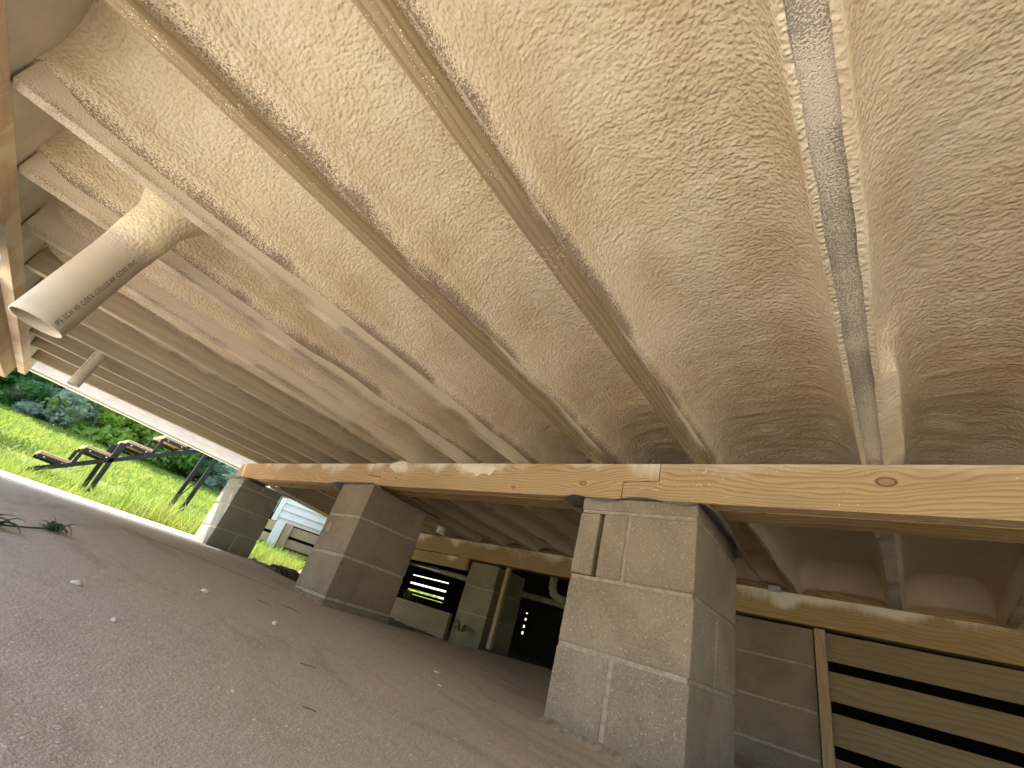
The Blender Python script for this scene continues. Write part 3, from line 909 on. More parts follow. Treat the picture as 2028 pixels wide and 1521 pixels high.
# rusty band of the far rim behind it
thing_box('rear_rim_board', (-4.38, 2.3, 3.30, 3.34, ZJ + 0.002, ZF - 0.004), M['beam_under'], 'dark reddish rim board behind the rear girder', 'board')
thing_box('lower_girder_board', (-4.38, -2.985, 3.075, 3.113, 0.408, 0.509), M['back_beam'], 'greenish yellow board directly beneath the left rear girder', 'board')
thing_box('skirt_board', (-4.38, -3.01, 3.08, 3.115, -0.17, 0.045), M['slat'], 'pale weathered board low across the dark rear opening', 'board')

# ---------------------------------------------------------------- block piers
def pier(x0, x1, y0, y1, ztop, joints, zbot, mat, label, group, first_split, capmat=None, rz=0.0, mort=0.013, joint_x=0.5, slot=None, jit=0.0015, fillet=False):
    cx, cy = (x0 + x1) / 2, (y0 + y1) / 2
    root = empty('block_pier', (cx, cy, zbot), label, 'pier', group, rz)
    zs = [ztop] + list(joints) + [zbot - 0.04]
    mb = MB(); mo = MB()
    split = first_split
    for k in range(len(zs) - 1):
        zt = zs[k] - (mort / 2 if k else 0); zb = zs[k + 1] + mort / 2
        lx0, lx1, ly0, ly1 = x0 - cx, x1 - cx, y0 - cy, y1 - cy
        ox, oy = random.uniform(-jit, jit), random.uniform(-jit, jit)
        lx0 += ox; lx1 += ox; ly0 += oy; ly1 += oy
        if split[k] == 'F':    # two blocks seen end-on from the front: vertical joint in front and back
            xm = lx0 + (lx1 - lx0) * joint_x
            rects = [(lx0, xm - mort / 2, ly0, ly1), (xm + mort / 2, lx1, ly0, ly1)]
        elif split[k] == 'S':
            ym = ly0 + (ly1 - ly0) * 0.5
            rects = [(lx0, lx1, ly0, ym - mort / 2), (lx0, lx1, ym + mort / 2, ly1)]
        else:
            rects = [(lx0, lx1, ly0, ly1)]
        for r in rects:
            if slot and k == 1 and r is rects[0]:
                s0, s1 = slot
                mb.box(r[0], s0, r[2], r[3], zb - zbot, zt - zbot)
                mb.box(s1, r[1], r[2], r[3], zb - zbot, zt - zbot)
                mb.box(s0 - 0.001, s1 + 0.001, r[2] + 0.05, r[3] - 0.002, zb - zbot + 0.002, zt - zbot - 0.002)
            else:
                mb.box(*r, zb - zbot, zt - zbot, jitter=0.0008)
    e = 0.005
    X0, X1, Y0, Y1 = x0 - cx + e, x1 - cx - e, y0 - cy + e, y1 - cy - e
    if slot:
        za, zb2 = zs[2] - zbot + 0.004, zs[1] - zbot - 0.004
        mo.box(X0, X1, Y0, Y1, -0.05, za).box(X0, X1, Y0, Y1, zb2, ztop - zbot - 0.006)
        mo.box(slot[1] + 0.005, X1, Y0, Y1, za - 0.001, zb2 + 0.001)
        mo.box(X0, slot[1] + 0.004, Y0 + 0.04, Y1, za - 0.001, zb2 + 0.001)
    else:
        mo.box(X0, X1, Y0, Y1, -0.05, ztop - zbot - 0.006)
    b = mb.build('blocks', M[mat], root, bevel=0.005, seg=2)
    # worn, uneven faces
    sub = b.modifiers.new('sub', 'SUBSURF'); sub.subdivision_type = 'SIMPLE'; sub.levels = 4; sub.render_levels = 4
    tx = bpy.data.textures.get('wear') or bpy.data.textures.new('wear', 'CLOUDS')
    tx.noise_scale = 0.035; tx.noise_depth = 3
    dm = b.modifiers.new('wear', 'DISPLACE'); dm.texture = tx; dm.strength = 0.0028; dm.mid_level = 0.5; dm.texture_coords = 'LOCAL'
    m_ = mo.build('mortar', M['mortar'], root)
    if fillet:
        hx, hy = (x1 - x0) / 2, (y1 - y0) / 2
        pts = []
        for (ax, ay, bx, by) in ((-hx, -hy, hx, -hy), (hx, -hy, hx, hy), (hx, hy, -hx, hy), (-hx, hy, -hx, -hy)):
            L = math.hypot(bx - ax, by - ay); nn = int(L / 0.012)
            ox, oy = (by - ay) / L, -(bx - ax) / L
            for q in range(nn): pts.append((ax + (bx - ax) * q / nn, ay + (by - ay) * q / nn, ox, oy))
        vv, ff = [], []
        cr_, sr_ = math.cos(rz), math.sin(rz)
        for q, (px, py, ox, oy) in enumerate(pts):
            w = 0.010 + 0.030 * float(fbm(np.array(q * 0.17), np.array(x0 * 9), 77)); hgt = 0.006 + 0.016 * float(fbm(np.array(q * 0.31), np.array(x0 * 5), 78))
            for (d, up) in ((-0.006, hgt * 1.2), (w * 0.35, hgt * 0.75), (w, -0.004)):
                lx, ly = px + ox * d, py + oy * d
                gz = slab_z(cx + lx * cr_ - ly * sr_, cy + lx * sr_ + ly * cr_)
                vv.append((lx, ly, gz + up - zbot))
        nn = len(pts)
        for q in range(nn):
            a = 3 * q; b = 3 * ((q + 1) % nn)
            ff += [(a, a + 1, b + 1, b), (a + 1, a + 2, b + 2, b + 1)]
        mesh_obj('base_fillet', vv, ff, M['base_dirt'], root, smooth=True)
    return root

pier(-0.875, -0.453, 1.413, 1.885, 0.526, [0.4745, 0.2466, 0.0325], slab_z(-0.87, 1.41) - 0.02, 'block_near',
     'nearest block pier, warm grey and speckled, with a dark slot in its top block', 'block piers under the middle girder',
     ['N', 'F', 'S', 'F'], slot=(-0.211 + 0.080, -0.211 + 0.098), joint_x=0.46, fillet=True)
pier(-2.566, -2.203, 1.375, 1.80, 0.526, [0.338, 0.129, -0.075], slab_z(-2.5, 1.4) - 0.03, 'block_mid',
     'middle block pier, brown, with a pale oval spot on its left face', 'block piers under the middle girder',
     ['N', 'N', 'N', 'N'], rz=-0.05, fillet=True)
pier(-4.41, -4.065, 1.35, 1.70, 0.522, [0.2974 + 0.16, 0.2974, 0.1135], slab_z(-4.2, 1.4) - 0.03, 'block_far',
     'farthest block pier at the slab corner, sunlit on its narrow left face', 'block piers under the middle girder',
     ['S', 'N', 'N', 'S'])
pier(-2.99, -2.644, 3.13, 3.54, 0.50, [0.30, 0.09], slab_z(-2.6, 3.1) - 0.05, 'block_back',
     'olive rear pier with vine shadows beside the dark opening', 'rear piers', ['N', 'N', 'N'])
pier(-0.80 - 0.33, -0.378, 3.235, 3.55, 0.500, [0.312, 0.102, -0.10], slab_z(-0.6, 3.2) - 0.05, 'block_mid',
     'brown rear block pier between the near pier and the slatted skirting', 'rear piers', ['N', 'N', 'N', 'N'])
# pale oval spot stuck on the middle pier
mb = MB(); n = 14
c0 = Vector((-2.497, 1.3768, 0.262))
mb.add([(c0.x, c0.y - 0.004, c0.z)] + [(c0.x + 0.020 * math.cos(2 * math.pi * k / n), c0.y - 0.0015, c0.z + 0.028 * math.sin(2 * math.pi * k / n)) for k in range(n)],
       [(0, k + 1, (k + 1) % n + 1) for k in range(n)])
spot = mb.build('foam_dab', M['mortar'], None, tuple(c0)); tag(spot, 'pale oval dab stuck on the middle pier', 'foam dab')

# corner post strip next to the rear pier
mb = MB().box(-2.555, -2.517, 3.115, 3.150, -0.115, 0.505)
tag(mb.build('post_strip', M['trim'], None, (-2.54, 3.11, -0.115), bevel=0.002), 'pale upright wood strip right of the olive rear pier', 'post')
# ---- sheet metal shields on the piers
def shield(x0, x1, y0, y1, z, droop, label, seed):
    nx, ny = 44, 44
    xs_ = np.linspace(x0, x1, nx); ys_ = np.linspace(y0, y1, ny)
    X, Y = np.meshgrid(xs_, ys_, indexing='ij')
    Z = z + 0 * X + droop(X, Y) + 0.004 * (fbm(X * 9, Y * 9, seed) - 0.5) * (sstep(y0 + 0.07 - Y, 0, 0.05) + sstep(X, x1 - 0.06, x1))
    V = np.stack([X, Y, Z], -1).reshape(-1, 3)
    i = np.arange(nx - 1)[:, None] * ny + np.arange(ny - 1)[None, :]
    F = np.stack([i, i + ny, i + ny + 1, i + 1], -1).reshape(-1, 4)
    loc = ((x0 + x1) / 2, (y0 + y1) / 2, z)
    o = mesh_obj('metal_shield', V - np.array(loc), F, M['steel'], None, loc, smooth=True)
    sdf = o.modifiers.new('thick', 'SOLIDIFY'); sdf.thickness = 0.0012
    return tag(o, label, 'metal sheet', 'sheet metal shields between piers and girder')
def droop1(X, Y):
    left = sstep(-X, 0.893, 0.965) * 0.050 * sstep(1.60 - Y, 0, 0.35)
    left = left * (0.4 + 0.6 * sstep(Y, 1.39, 1.50))
    right = sstep(X, -0.440, -0.385) * (0.03 + 0.06 * sstep(Y, 1.40, 1.9))
    front = sstep(1.412 - Y, 0.0, 0.03) * 0.010 * (1 + np.sin(X * 22))
    return -(left + right + front)
shield(-0.965, -0.385, 1.382, 2.02, 0.5285, droop1, 'crumpled grey metal sheet capping the nearest pier, corners bent down', 2)
def droop2(X, Y):
    left = sstep(-X, 2.58, 2.68) * 0.035 * (0.3 + 0.7 * sstep(Y, 1.34, 1.45))
    right = sstep(X, -2.20, -2.13) * 0.03
    return -(left + right)
shield(-2.68, -2.13, 1.345, 1.87, 0.5275, droop2, 'grey metal sheet capping the middle pier with its left corner bent down', 5)
def droop3(X, Y):
    return -(sstep(-X, 4.43, 4.56) * -0.012 + sstep(X, -4.05, -3.98) * 0.02)
shield(-4.56, -3.98, 1.31, 1.80, 0.5265, droop3, 'metal sheet capping the farthest pier, sunlit where it sticks out', 8)

# ---- slatted skirting at the right
skr = empty('slatted_skirting', (-0.33, 3.25, -0.13), 'horizontal wood slat skirting with dark gaps, lower right corner', 'skirting')
mb = MB().box(-0.372, -0.322, 3.21, 3.248, -0.17, 0.505); part(mb, 'upright', M['trim'], skr, bevel=0.002)
edges = [(0.497, 0.361), (0.313, 0.177), (0.125, -0.012), (-0.064, -0.20)]
for zt, zb in edges:
    mb = MB().box(-0.335, 2.2, 3.25, 3.27, zb, zt)
    o = part(mb, 'slat', M['slat'], skr, bevel=0.002)
for x in (0.95, 2.1):
    mb = MB().box(x, x + 0.04, 3.272, 3.30, -0.2, 0.50); part(mb, 'batten', M['trim'], skr)

# ---- hurricane tie
tie = MB().box(-0.585, -0.52, 3.17, 3.173, 0.655, 0.69).box(-0.585, -0.52, 3.17, 3.20, 0.674, 0.6765)
tag(tie.build('metal_tie', M['tie_steel'], None, (-0.55, 3.18, 0.66), bevel=0.0005), 'small shiny metal tie where a joist meets the rear girder', 'tie')

# ---------------------------------------------------------------- pipes
def pipe_geo(P1, P0, r, wall, n=64, flare=None, m=30):
    """open tube with an inner wall; local axis z from P1 up"""
    L = (Vector(P0) - Vector(P1)).length
    v = []; f = []
    zs = np.linspace(0, L, m)
    for q, (zz) in enumerate(zs):
        rr = r + (flare(zz) if flare else 0)
        for k in range(n):
            a = 2 * math.pi * k / n; v.append((rr * math.cos(a), rr * math.sin(a), zz))
    ri = r - wall
    base = len(v)
    for zz in zs:
        for k in range(n):
            a = 2 * math.pi * k / n; v.append((ri * math.cos(a), ri * math.sin(a), zz))
    for q in range(m - 1):
        for k in range(n):
            a = q * n + k; b = q * n + (k + 1) % n
            f.append((a, b, b + n, a + n)); f.append((base + a, base + a + n, base + b + n, base + b))
    for k in range(n):
        f.append((k, base + k, base + (k + 1) % n, (k + 1) % n))
    return v, f
P0 = Vector((-1.44, -0.066, 0.772)); P1 = Vector((-1.430, -0.0985, 0.309)); PR = 0.052
axis = (P0 - P1).normalized()
bu = Vector((1, 0, 0)); bu = (bu - axis * bu.dot(axis)).normalized(); bv = axis.cross(bu)
big = empty('drain_pipe', P1, 'large beige printed pipe hanging down through the foam, cut open', 'pipe')
big.matrix_world = Matrix(((bu.x, bv.x, axis.x, P1.x), (bu.y, bv.y, axis.y, P1.y), (bu.z, bv.z, axis.z, P1.z), (0, 0, 0, 1)))
P0x = P1 + axis * 0.56
v, f = pipe_geo(P1, P0x, PR, 0.004, flare=lambda z: 0.007 * float(sstep(z, 0.22, 0.36)) + 0.028 * float(sstep(z, 0.38, 0.47)))
mesh_obj('pipe_body', v, f, M['pvc'], big, smooth=True)
# printed line, wrapped round the pipe
cu = bpy.data.curves.new('print', 'FONT'); cu.body = 'IPS SCH 40 COEX CELLULAR CORE PVC'
cu.size = 1.0; cu.space_character = 1.22; cu.space_word = 1.3; cu.resolution_u = 3
tmp = bpy.data.objects.new('print_tmp', cu); COL.objects.link(tmp)
dg = bpy.context.evaluated_depsgraph_get(); dg.update()
tm = bpy.data.meshes.new_from_object(tmp.evaluated_get(dg))
bpy.data.objects.remove(tmp)
bm = bmesh.new(); bm.from_mesh(tm)
bmesh.ops.triangulate(bm, faces=bm.faces)
bmesh.ops.subdivide_edges(bm, edges=[e for e in bm.edges if e.calc_length() > 0.15], cuts=2)
xs_t = [vv_.co.x for vv_ in bm.verts]; x0t, x1t = min(xs_t), max(xs_t)
s0, s1 = 0.008, 0.238
kx = (s1 - s0) / (x1t - x0t); ky = 0.0165
phi0 = R(38.0)
for q in bm.verts:
    s_ = s0 + (q.co.x - x0t) * kx; ph = phi0 + R(7) * s_ / 0.24 - (q.co.y * ky) / PR
    rr = PR + 0.0006 + 0.007 * float(sstep(s_, 0.22, 0.36))
    q.co = Vector((rr * math.cos(ph), rr * math.sin(ph), s_))
me = bpy.data.meshes.new('printed_line'); bm.to_mesh(me); bm.free(); me.materials.append(M['ink'])
pr_o = bpy.data.objects.new('printed_line', me); COL.objects.link(pr_o); pr_o.parent = big

sp = empty('pipe_stub', (-3.15, 0.060, 0.487), 'thin pipe stub hanging between unsprayed joists above the lawn view', 'pipe')
v, f = pipe_geo((0, 0, 0), (0, 0, 0.36), 0.027, 0.004, n=32, m=8)
mesh_obj('pipe_body', v, f, M['pvc_plain'], sp, smooth=True)
mb = MB()
for zz in (0.05, 0.075, 0.10, 0.15, 0.165): pass
# small smudge of print on the stub
for k, (za, zb_) in enumerate(((0.085, 0.10), (0.105, 0.13), (0.137, 0.15), (0.158, 0.185))):
    a0 = R(-50); v = []
    for a in (a0, a0 + 0.06, a0 + 0.12): v += [(0.0276 * math.cos(a), 0.0276 * math.sin(a), za), (0.0276 * math.cos(a), 0.0276 * math.sin(a), zb_)]
    mb.add(v, [(0, 2, 3, 1), (2, 4, 5, 3)])
mesh_obj('printed_marks', mb.v, mb.f, M['ink'], sp)

wp = empty('white_pipe', (-3.30, 2.92, 0.66), 'short white pipe coming down between rear joists left of the near pier', 'pipe')
v, f = pipe_geo((0, 0, 0), (0, 0, 0.22), 0.042, 0.005, n=32, m=6)
mesh_obj('pipe_body', v, f, M['white_vinyl'], wp, smooth=True)

mb = MB().tube([(-6.4, 4.05, 0.53), (-1.6, 4.0, 0.375)], 0.03, 20)
tag(mb.build('waste_pipe', M['pvc_dull'], None, (-4, 4, 0.45), smooth=True), 'long dull greenish pipe crossing the dark rear crawl space', 'pipe')
el = empty('pipe_elbow', (-2.60, 3.85, 0.60), 'white ribbed pipe elbow in the dark opening left of nearest pier', 'pipe')
pts = [(-2.545, 3.85, 0.72), (-2.545, 3.85, 0.56), (-2.54, 3.85, 0.52), (-2.515, 3.85, 0.465), (-2.47, 3.85, 0.44), (-2.38, 3.85, 0.425)]
part(MB().tube(pts, [0.037, 0.037, 0.038, 0.038, 0.037, 0.035], 20), 'pipe_body', M['pvc_plain'], el, smooth=True)
for zc_ in (0.62, 0.595, 0.57):
    part(MB().tube([(-2.545, 3.85, zc_ - 0.004), (-2.545, 3.85, zc_ + 0.004)], 0.0405, 20), 'rib', M['pvc_plain'], el, smooth=True)

# ---------------------------------------------------------------- rear crawl space enclosure
mbw = MB()
FY = 5.55   # far skirting, with gaps that let the daylight in
def kx_(x): return x * FY / 6.5
def kz(z): return z * FY / 6.5
wall_z0, wall_z1 = -0.4, 0.86
far = empty('far_skirting', (-4.5, FY, -0.3), 'dark far skirting with bright horizontal slits of daylight', 'skirting')
gaps = [(kz(0.585), kz(0.555), -7.83, -6.66), (kz(0.455), kz(0.385), -7.70, -6.62), (kz(0.335), kz(0.265), -7.70, -6.62), (kz(0.225), kz(0.205), -7.1, -6.62)]
gz = [(kz(0.600), kz(0.580)), (kz(0.449), kz(0.402)), (kz(0.325), kz(0.283)), (kz(0.245), kz(0.236))]
xl_, xr_ = kx_(-7.75), kx_(-6.63)
# solid part left and right of the slit window, boards between the slits
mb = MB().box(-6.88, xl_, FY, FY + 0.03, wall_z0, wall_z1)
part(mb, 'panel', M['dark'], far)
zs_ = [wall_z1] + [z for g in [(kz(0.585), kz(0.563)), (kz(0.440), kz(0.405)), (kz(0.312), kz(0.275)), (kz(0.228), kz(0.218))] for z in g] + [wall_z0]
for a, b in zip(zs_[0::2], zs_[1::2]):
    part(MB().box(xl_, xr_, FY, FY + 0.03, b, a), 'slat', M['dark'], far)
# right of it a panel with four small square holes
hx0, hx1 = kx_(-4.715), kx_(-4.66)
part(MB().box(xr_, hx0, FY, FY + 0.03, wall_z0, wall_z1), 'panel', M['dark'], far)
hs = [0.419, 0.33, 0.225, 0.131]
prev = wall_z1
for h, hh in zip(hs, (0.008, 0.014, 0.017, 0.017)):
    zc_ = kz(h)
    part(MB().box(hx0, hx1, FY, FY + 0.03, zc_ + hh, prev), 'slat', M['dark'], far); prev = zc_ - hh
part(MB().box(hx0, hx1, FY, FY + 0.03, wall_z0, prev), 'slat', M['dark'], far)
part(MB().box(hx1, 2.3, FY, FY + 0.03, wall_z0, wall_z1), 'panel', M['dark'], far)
thing_box('side_light_block', (-6.9, -6.86, 4.0, FY, -0.4, 0.86), M['dark'], 'unseen dark wall added on the left to keep daylight out of the rear crawl space', 'skirting')  # unseen wall added so the rear stays dark
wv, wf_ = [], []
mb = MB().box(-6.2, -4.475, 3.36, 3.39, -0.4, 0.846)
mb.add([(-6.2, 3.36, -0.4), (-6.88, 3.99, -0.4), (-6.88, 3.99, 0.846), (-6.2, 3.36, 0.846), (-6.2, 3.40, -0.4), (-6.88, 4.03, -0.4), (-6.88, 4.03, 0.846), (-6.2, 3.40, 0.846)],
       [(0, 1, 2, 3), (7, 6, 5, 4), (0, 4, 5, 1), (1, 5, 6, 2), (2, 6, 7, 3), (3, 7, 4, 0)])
tag(mb.build('front_light_block', M['dark'], None, (-5.4, 3.4, -0.4)), 'dark wall added out of view behind the middle pier to block sun from the rear crawl space', 'skirting')  # added to stop sun leaking into the rear, hidden by the pier
thing_box('side_light_block', (2.27, 2.31, 1.65, FY, -0.4, 0.86), M['dark'], 'wall added out of view at far right to darken the rear bays and crawl space', 'skirting')  # added out of view to cut the light reaching the rear span

wfz = empty('slit_backdrop', (-7.5, 8.2, -0.3), 'added white fence glimpsed through the slits of the far skirting', 'backdrop')  # bright surface added so the far slits read white
for k in range(24):
    mb = MB().box(-15 + k * 0.6 + 0.006, -15 + (k + 1) * 0.6, 8.2, 8.22, -0.3, 1.5); part(mb, 'board', M['white_vinyl'], wfz)
# ---------------------------------------------------------------- left edge bits
mb = MB().box(-4.40, -4.31, -0.45, -0.235, -0.03, 0.60)
o = mb.build('corner_post', M['post_wood'], None, (-4.36, -0.34, -0.03), bevel=0.004); tag(o, 'orange wood corner post at the left edge beside the lawn', 'post')
# crumpled plastic
nx, ny = 40, 30
U_, V_ = np.meshgrid(np.linspace(0, 1, nx), np.linspace(0, 1, ny), indexing='ij')
X = -3.45 + 0.75 * U_; Z = 0.36 + 0.16 * V_
Yp = -0.27 - 0.02 * U_ + 0.07 * (fbm(U_ * 7, V_ * 6, 3) - 0.5) + 0.03 * (fbm(U_ * 22, V_ * 16, 4) - 0.5)
Vp = np.stack([X, Yp, Z + 0.03 * (fbm(U_ * 9, V_ * 2, 8) - .5)], -1).reshape(-1, 3)
i = np.arange(nx - 1)[:, None] * ny + np.arange(ny - 1)[None, :]
Fp = np.stack([i, i + ny, i + ny + 1, i + 1], -1).reshape(-1, 4)
loc = np.array((-3.05, -0.28, 0.36))
o = mesh_obj('plastic_sheet', Vp - loc, Fp, M['wrap'], None, tuple(loc), smooth=True)
sd = o.modifiers.new('thick', 'SOLIDIFY'); sd.thickness = 0.001
tag(o, 'crumpled white plastic hanging at the left edge below the printed pipe', 'plastic')
mb = MB().box(-2.12, -1.70, -0.62, -0.262, 0.480, 0.4815)
tag(mb.build('metal_shield', M['steel'], None, (-1.9, -0.45, 0.48)), 'grey metal sheet end poking in at the left edge', 'metal sheet')

# ---------------------------------------------------------------- crumbs, twigs and weeds on the slab
def crumb(x, y, sx, sy, sz, seed, label, rz=0.0, tail=False):
    bm = bmesh.new(); bmesh.ops.create_icosphere(bm, subdivisions=3, radius=1)
    for q in bm.verts:
        c = q.co
        d = 1 + 0.35 * (float(fbm(np.array(c.x * 1.7 + seed), np.array(c.y * 1.7 + c.z), seed)) - 0.5)
        d *= 0.8; q.co = Vector((c.x * sx * d, c.y * sy * d, max(-0.4, c.z) * sz * d))
        if tail and c.x > 0.2: q.co.y *= 0.55; q.co.x *= 1.4
    me = bpy.data.meshes.new('foam_crumb'); bm.to_mesh(me); bm.free(); me.materials.append(M['stone'])
    for p in me.polygons: p.use_smooth = True
    o = bpy.data.objects.new('foam_crumb', me); COL.objects.link(o)
    o.location = (x, y, slab_z(x, y) + sz * 0.35); o.rotation_euler = (0, 0, rz)
    return tag(o, label, 'foam crumb', 'white foam crumbs lying on the slab')
crumb(-1.388, 0.268, .016, .010, .007, 1, 'elongated white crumb at the left of the slab, below the weeds', 0.9, True)
crumb(-1.122, 0.303, .0085, .007, .006, 2, 'round white crumb nearest the left side of the slab', 0.3)
crumb(-1.711, 0.644, .017, .010, .010, 3, 'curled white crumb on the slab right of the slab crack end', 0.9, True)
crumb(-1.430, 0.765, .011, .009, .010, 4, 'knobbly white crumb on the slab in front of the middle pier', 0.2)
crumb(-1.239, 1.29, .012, .007, .004, 5, 'white crumb left of the nearest pier, farther of two', 0.3)
crumb(-1.074, 1.145, .0085, .006, .004, 6, 'small white crumb left of the nearest pier, nearer of two', 0.3)
crumb(-0.82, 0.424, .004, .003, .003, 7, 'tiny white crumb alone in the lower middle of the slab', 0.3)

# countless tiny flakes
n = 900
fx = rng.uniform(-3.4, -0.45, n); fy = rng.uniform(0.0, 1.65, n)
keep = (fx < -0.9) | (fy < 1.38)
fx, fy = fx[keep], fy[keep]; n = len(fx)
sz = 0.0008 + 0.0022 * rng.random(n) ** 3
zz = np.array([slab_z(a, b) for a, b in zip(fx, fy)])
ang = rng.uniform(0, 6.28, n)
Vf = []; 
ca, sa = np.cos(ang), np.sin(ang)
for (a, b, h) in ((-1.6, -1, 0.0), (1.6, -0.8, 0.0), (1.2, 1, 0.0), (-1.3, 0.9, 0.0), (0, 0, 1.0)):
    Vf.append(np.stack([fx + sz * (a * ca - b * sa), fy + sz * (a * sa + b * ca), zz + 0.0004 + h * sz], -1))
Vf = np.stack(Vf, 1).reshape(-1, 3)
b0 = np.arange(n) * 5
Ff = np.concatenate([np.stack([b0 + a, b0 + (a + 1) % 4, b0 + 4], -1) for a in range(4)])
tag(mesh_obj('foam_flakes', Vf, Ff, M['stone']), 'tiny pale foam flakes strewn over the slab', 'flakes', kind='stuff')

def twig(px, label, seed):
    px = [(px[0][0] + (x - px[0][0]) * 0.6, px[0][1] + (y - px[0][1]) * 0.6) for x, y in px]
    mb = MB(); pts = [(x, y, slab_z(x, y) + 0.002 + 0.0015 * math.sin(k)) for k, (x, y) in enumerate(px)]
    mb.tube(pts, [0.0008] * len(pts), 6)
    loc = pts[0]
    return tag(mb.build('twig', M['bark'], None, loc), label, 'twig', 'twigs on the slab')
twig([(-1.86, 0.98), (-1.80, 1.00), (-1.77, 1.03), (-1.70, 1.05)], 'dark twig on the slab in front of the middle pier', 1)
twig([(-1.83, 0.87), (-1.76, 0.89), (-1.70, 0.905)], 'thin greenish twig left of the dark twig on the slab', 2)
twig([(-1.05, 0.66), (-1.02, 0.69), (-1.0, 0.70)], 'short curved twig in the middle of the slab', 3)
twig([(-0.78, 0.53), (-0.76, 0.545), (-0.745, 0.55)], 'short twig near the bottom of the photo on the slab', 4)

def blade(mb, base, dirx, diry, L, w, lift, droop, seg=6):
    v = []; f = []
    nx_, ny_ = -diry, dirx
    for k in range(seg + 1):
        t = k / seg
        x = base[0] + dirx * L * t; y = base[1] + diry * L * t
        z = base[2] + lift * (t - droop * t * t)
        ww = w * math.sin(math.pi * (0.12 + 0.88 * t) ** 0.8) if t < 1 else 0.0006
        v += [(x - nx_ * ww, y - ny_ * ww, z + ww * 0.4), (x, y, z), (x + nx_ * ww, y + ny_ * ww, z + ww * 0.4)]
        if k:
            a = (k - 1) * 3
            f += [(a, a + 3, a + 4, a + 1), (a + 1, a + 4, a + 5, a + 2)]
    mb.add(v, f)
def weed(x, y, n, L, label, seed, zoff=0.0, lift=0.055, name='weed'):
    rnd = random.Random(seed); mb = MB(); z = slab_z(x, y) + 0.001 + zoff
    for k in range(n):
        a = rnd.uniform(0, 2 * math.pi); l = L * rnd.uniform(0.5, 1.15)
        blade(mb, (x + rnd.uniform(-.02, .02), y + rnd.uniform(-.02, .02), z), math.cos(a), math.sin(a), l, l * 0.12 * rnd.uniform(.7, 1.4), lift * rnd.uniform(0.3, 2.2), rnd.uniform(0.5, 1.15))
    return tag(mb.build(name, M['weed'], None, (x, y, z), smooth=True), label, 'weed', 'weeds growing from cracks')
weed(-2.20, 0.265, 24, 0.068, 'green weed sprouting from the slab crack, right of the other', 1, lift=0.05)
weed(-1.93, 0.105, 20, 0.066, 'green weed sprouting from the slab crack at the left edge', 2, lift=0.045)
weed(-3.55, 3.0, 9, 0.13, 'dim weed in front of the low board in the rear opening', 3, zoff=0.12, lift=0.10)
weed(-2.78, 3.02, 7, 0.12, 'thin vine sprigs at the foot of the olive rear pier', 4, zoff=0.03, lift=0.13)
weed(-3.75, 2.15, 14, 0.14, 'dark weed blades in the gap between the two far piers', 5, zoff=0.05, lift=0.16)
weed(-4.15, 2.35, 14, 0.16, 'curling weed blades at the lawn edge between the far piers', 6, zoff=0.02, lift=0.18)
# trailing stem joining the two weeds
mb = MB().tube([(x, y, slab_z(x, y) + 0.005) for x, y in ((-1.80, 0.03), (-1.95, 0.12), (-2.08, 0.20), (-2.20, 0.265), (-2.30, 0.28))], 0.0028, 6)
tag(mb.build('trailing_stem', M['weed'], None, (-2, 0.15, -0.12)), 'trailing stem between the two weeds on the slab', 'stem')

# ---------------------------------------------------------------- steel stair outside
st = empty('steel_stair', (-6.4, 1.0, 0.03), 'open black steel step frame standing on the lawn', 'stair')
XA, XB = -6.40, -6.92
pr_run, pr_rise = 0.268, 0.198
def fbar(name, pts, w=0.036):
    mb = MB()
    for a, b in zip(pts[:-1], pts[1:]): mb.bar(a, b, w)
    return part(mb, name, M['black_steel'], st, bevel=0.003)
for X_ in (XA, XB):
    fbar('stringer', [(X_, 0.22, 0.060), (X_, 1.95, 1.22)] , 0.045)
    for k in range(5):
        y0_ = 0.291 + pr_run * k; z0_ = 0.268 + pr_rise * k
        fbar('step_bracket', [(X_, y0_ + pr_run * 0.0 - 0.0, z0_ - (0.20 if k else 0.0)), (X_, y0_, z0_)] if k else [(X_, y0_, z0_ - 0.001), (X_, y0_, z0_)], 0.032) if k else None
        fbar('step_bracket', [(X_, y0_, z0_), (X_, y0_ + pr_run * 0.97, z0_ - 0.006)], 0.034)
    fbar('leg', [(X_, 0.80, 0.66), (X_, 0.83, 0.00)], 0.045)
    fbar('leg', [(X_, 1.70, 0.95), (X_, 1.68, 0.04)], 0.045)
fbar('brace', [(XA, 1.70, 0.72), (XB, 1.68, 0.30)], 0.012)
M['tread'] = lumber('tread wood', (0.66, 0.46, 0.28), (0.45, 0.27, 0.13), 'X', 40)
for k in range(5):
    y0_ = 0.291 + pr_run * k; z0_ = 0.268 + pr_rise * k
    mb = MB().box(XB - 0.03, XA + 0.0, y0_ - 0.0, y0_ + pr_run * 0.95, z0_ + 0.018, z0_ + 0.05)
    t_ = part(mb, 'tread', M['tread'], st, bevel=0.004)
    for yy in (y0_ + 0.05, y0_ + 0.2):
        mb = MB().tube([(XA + 0.016, yy, z0_), (XA + 0.021, yy, z0_)], 0.008, 8)
        part(mb, 'bolt', M['tie_steel'], st)

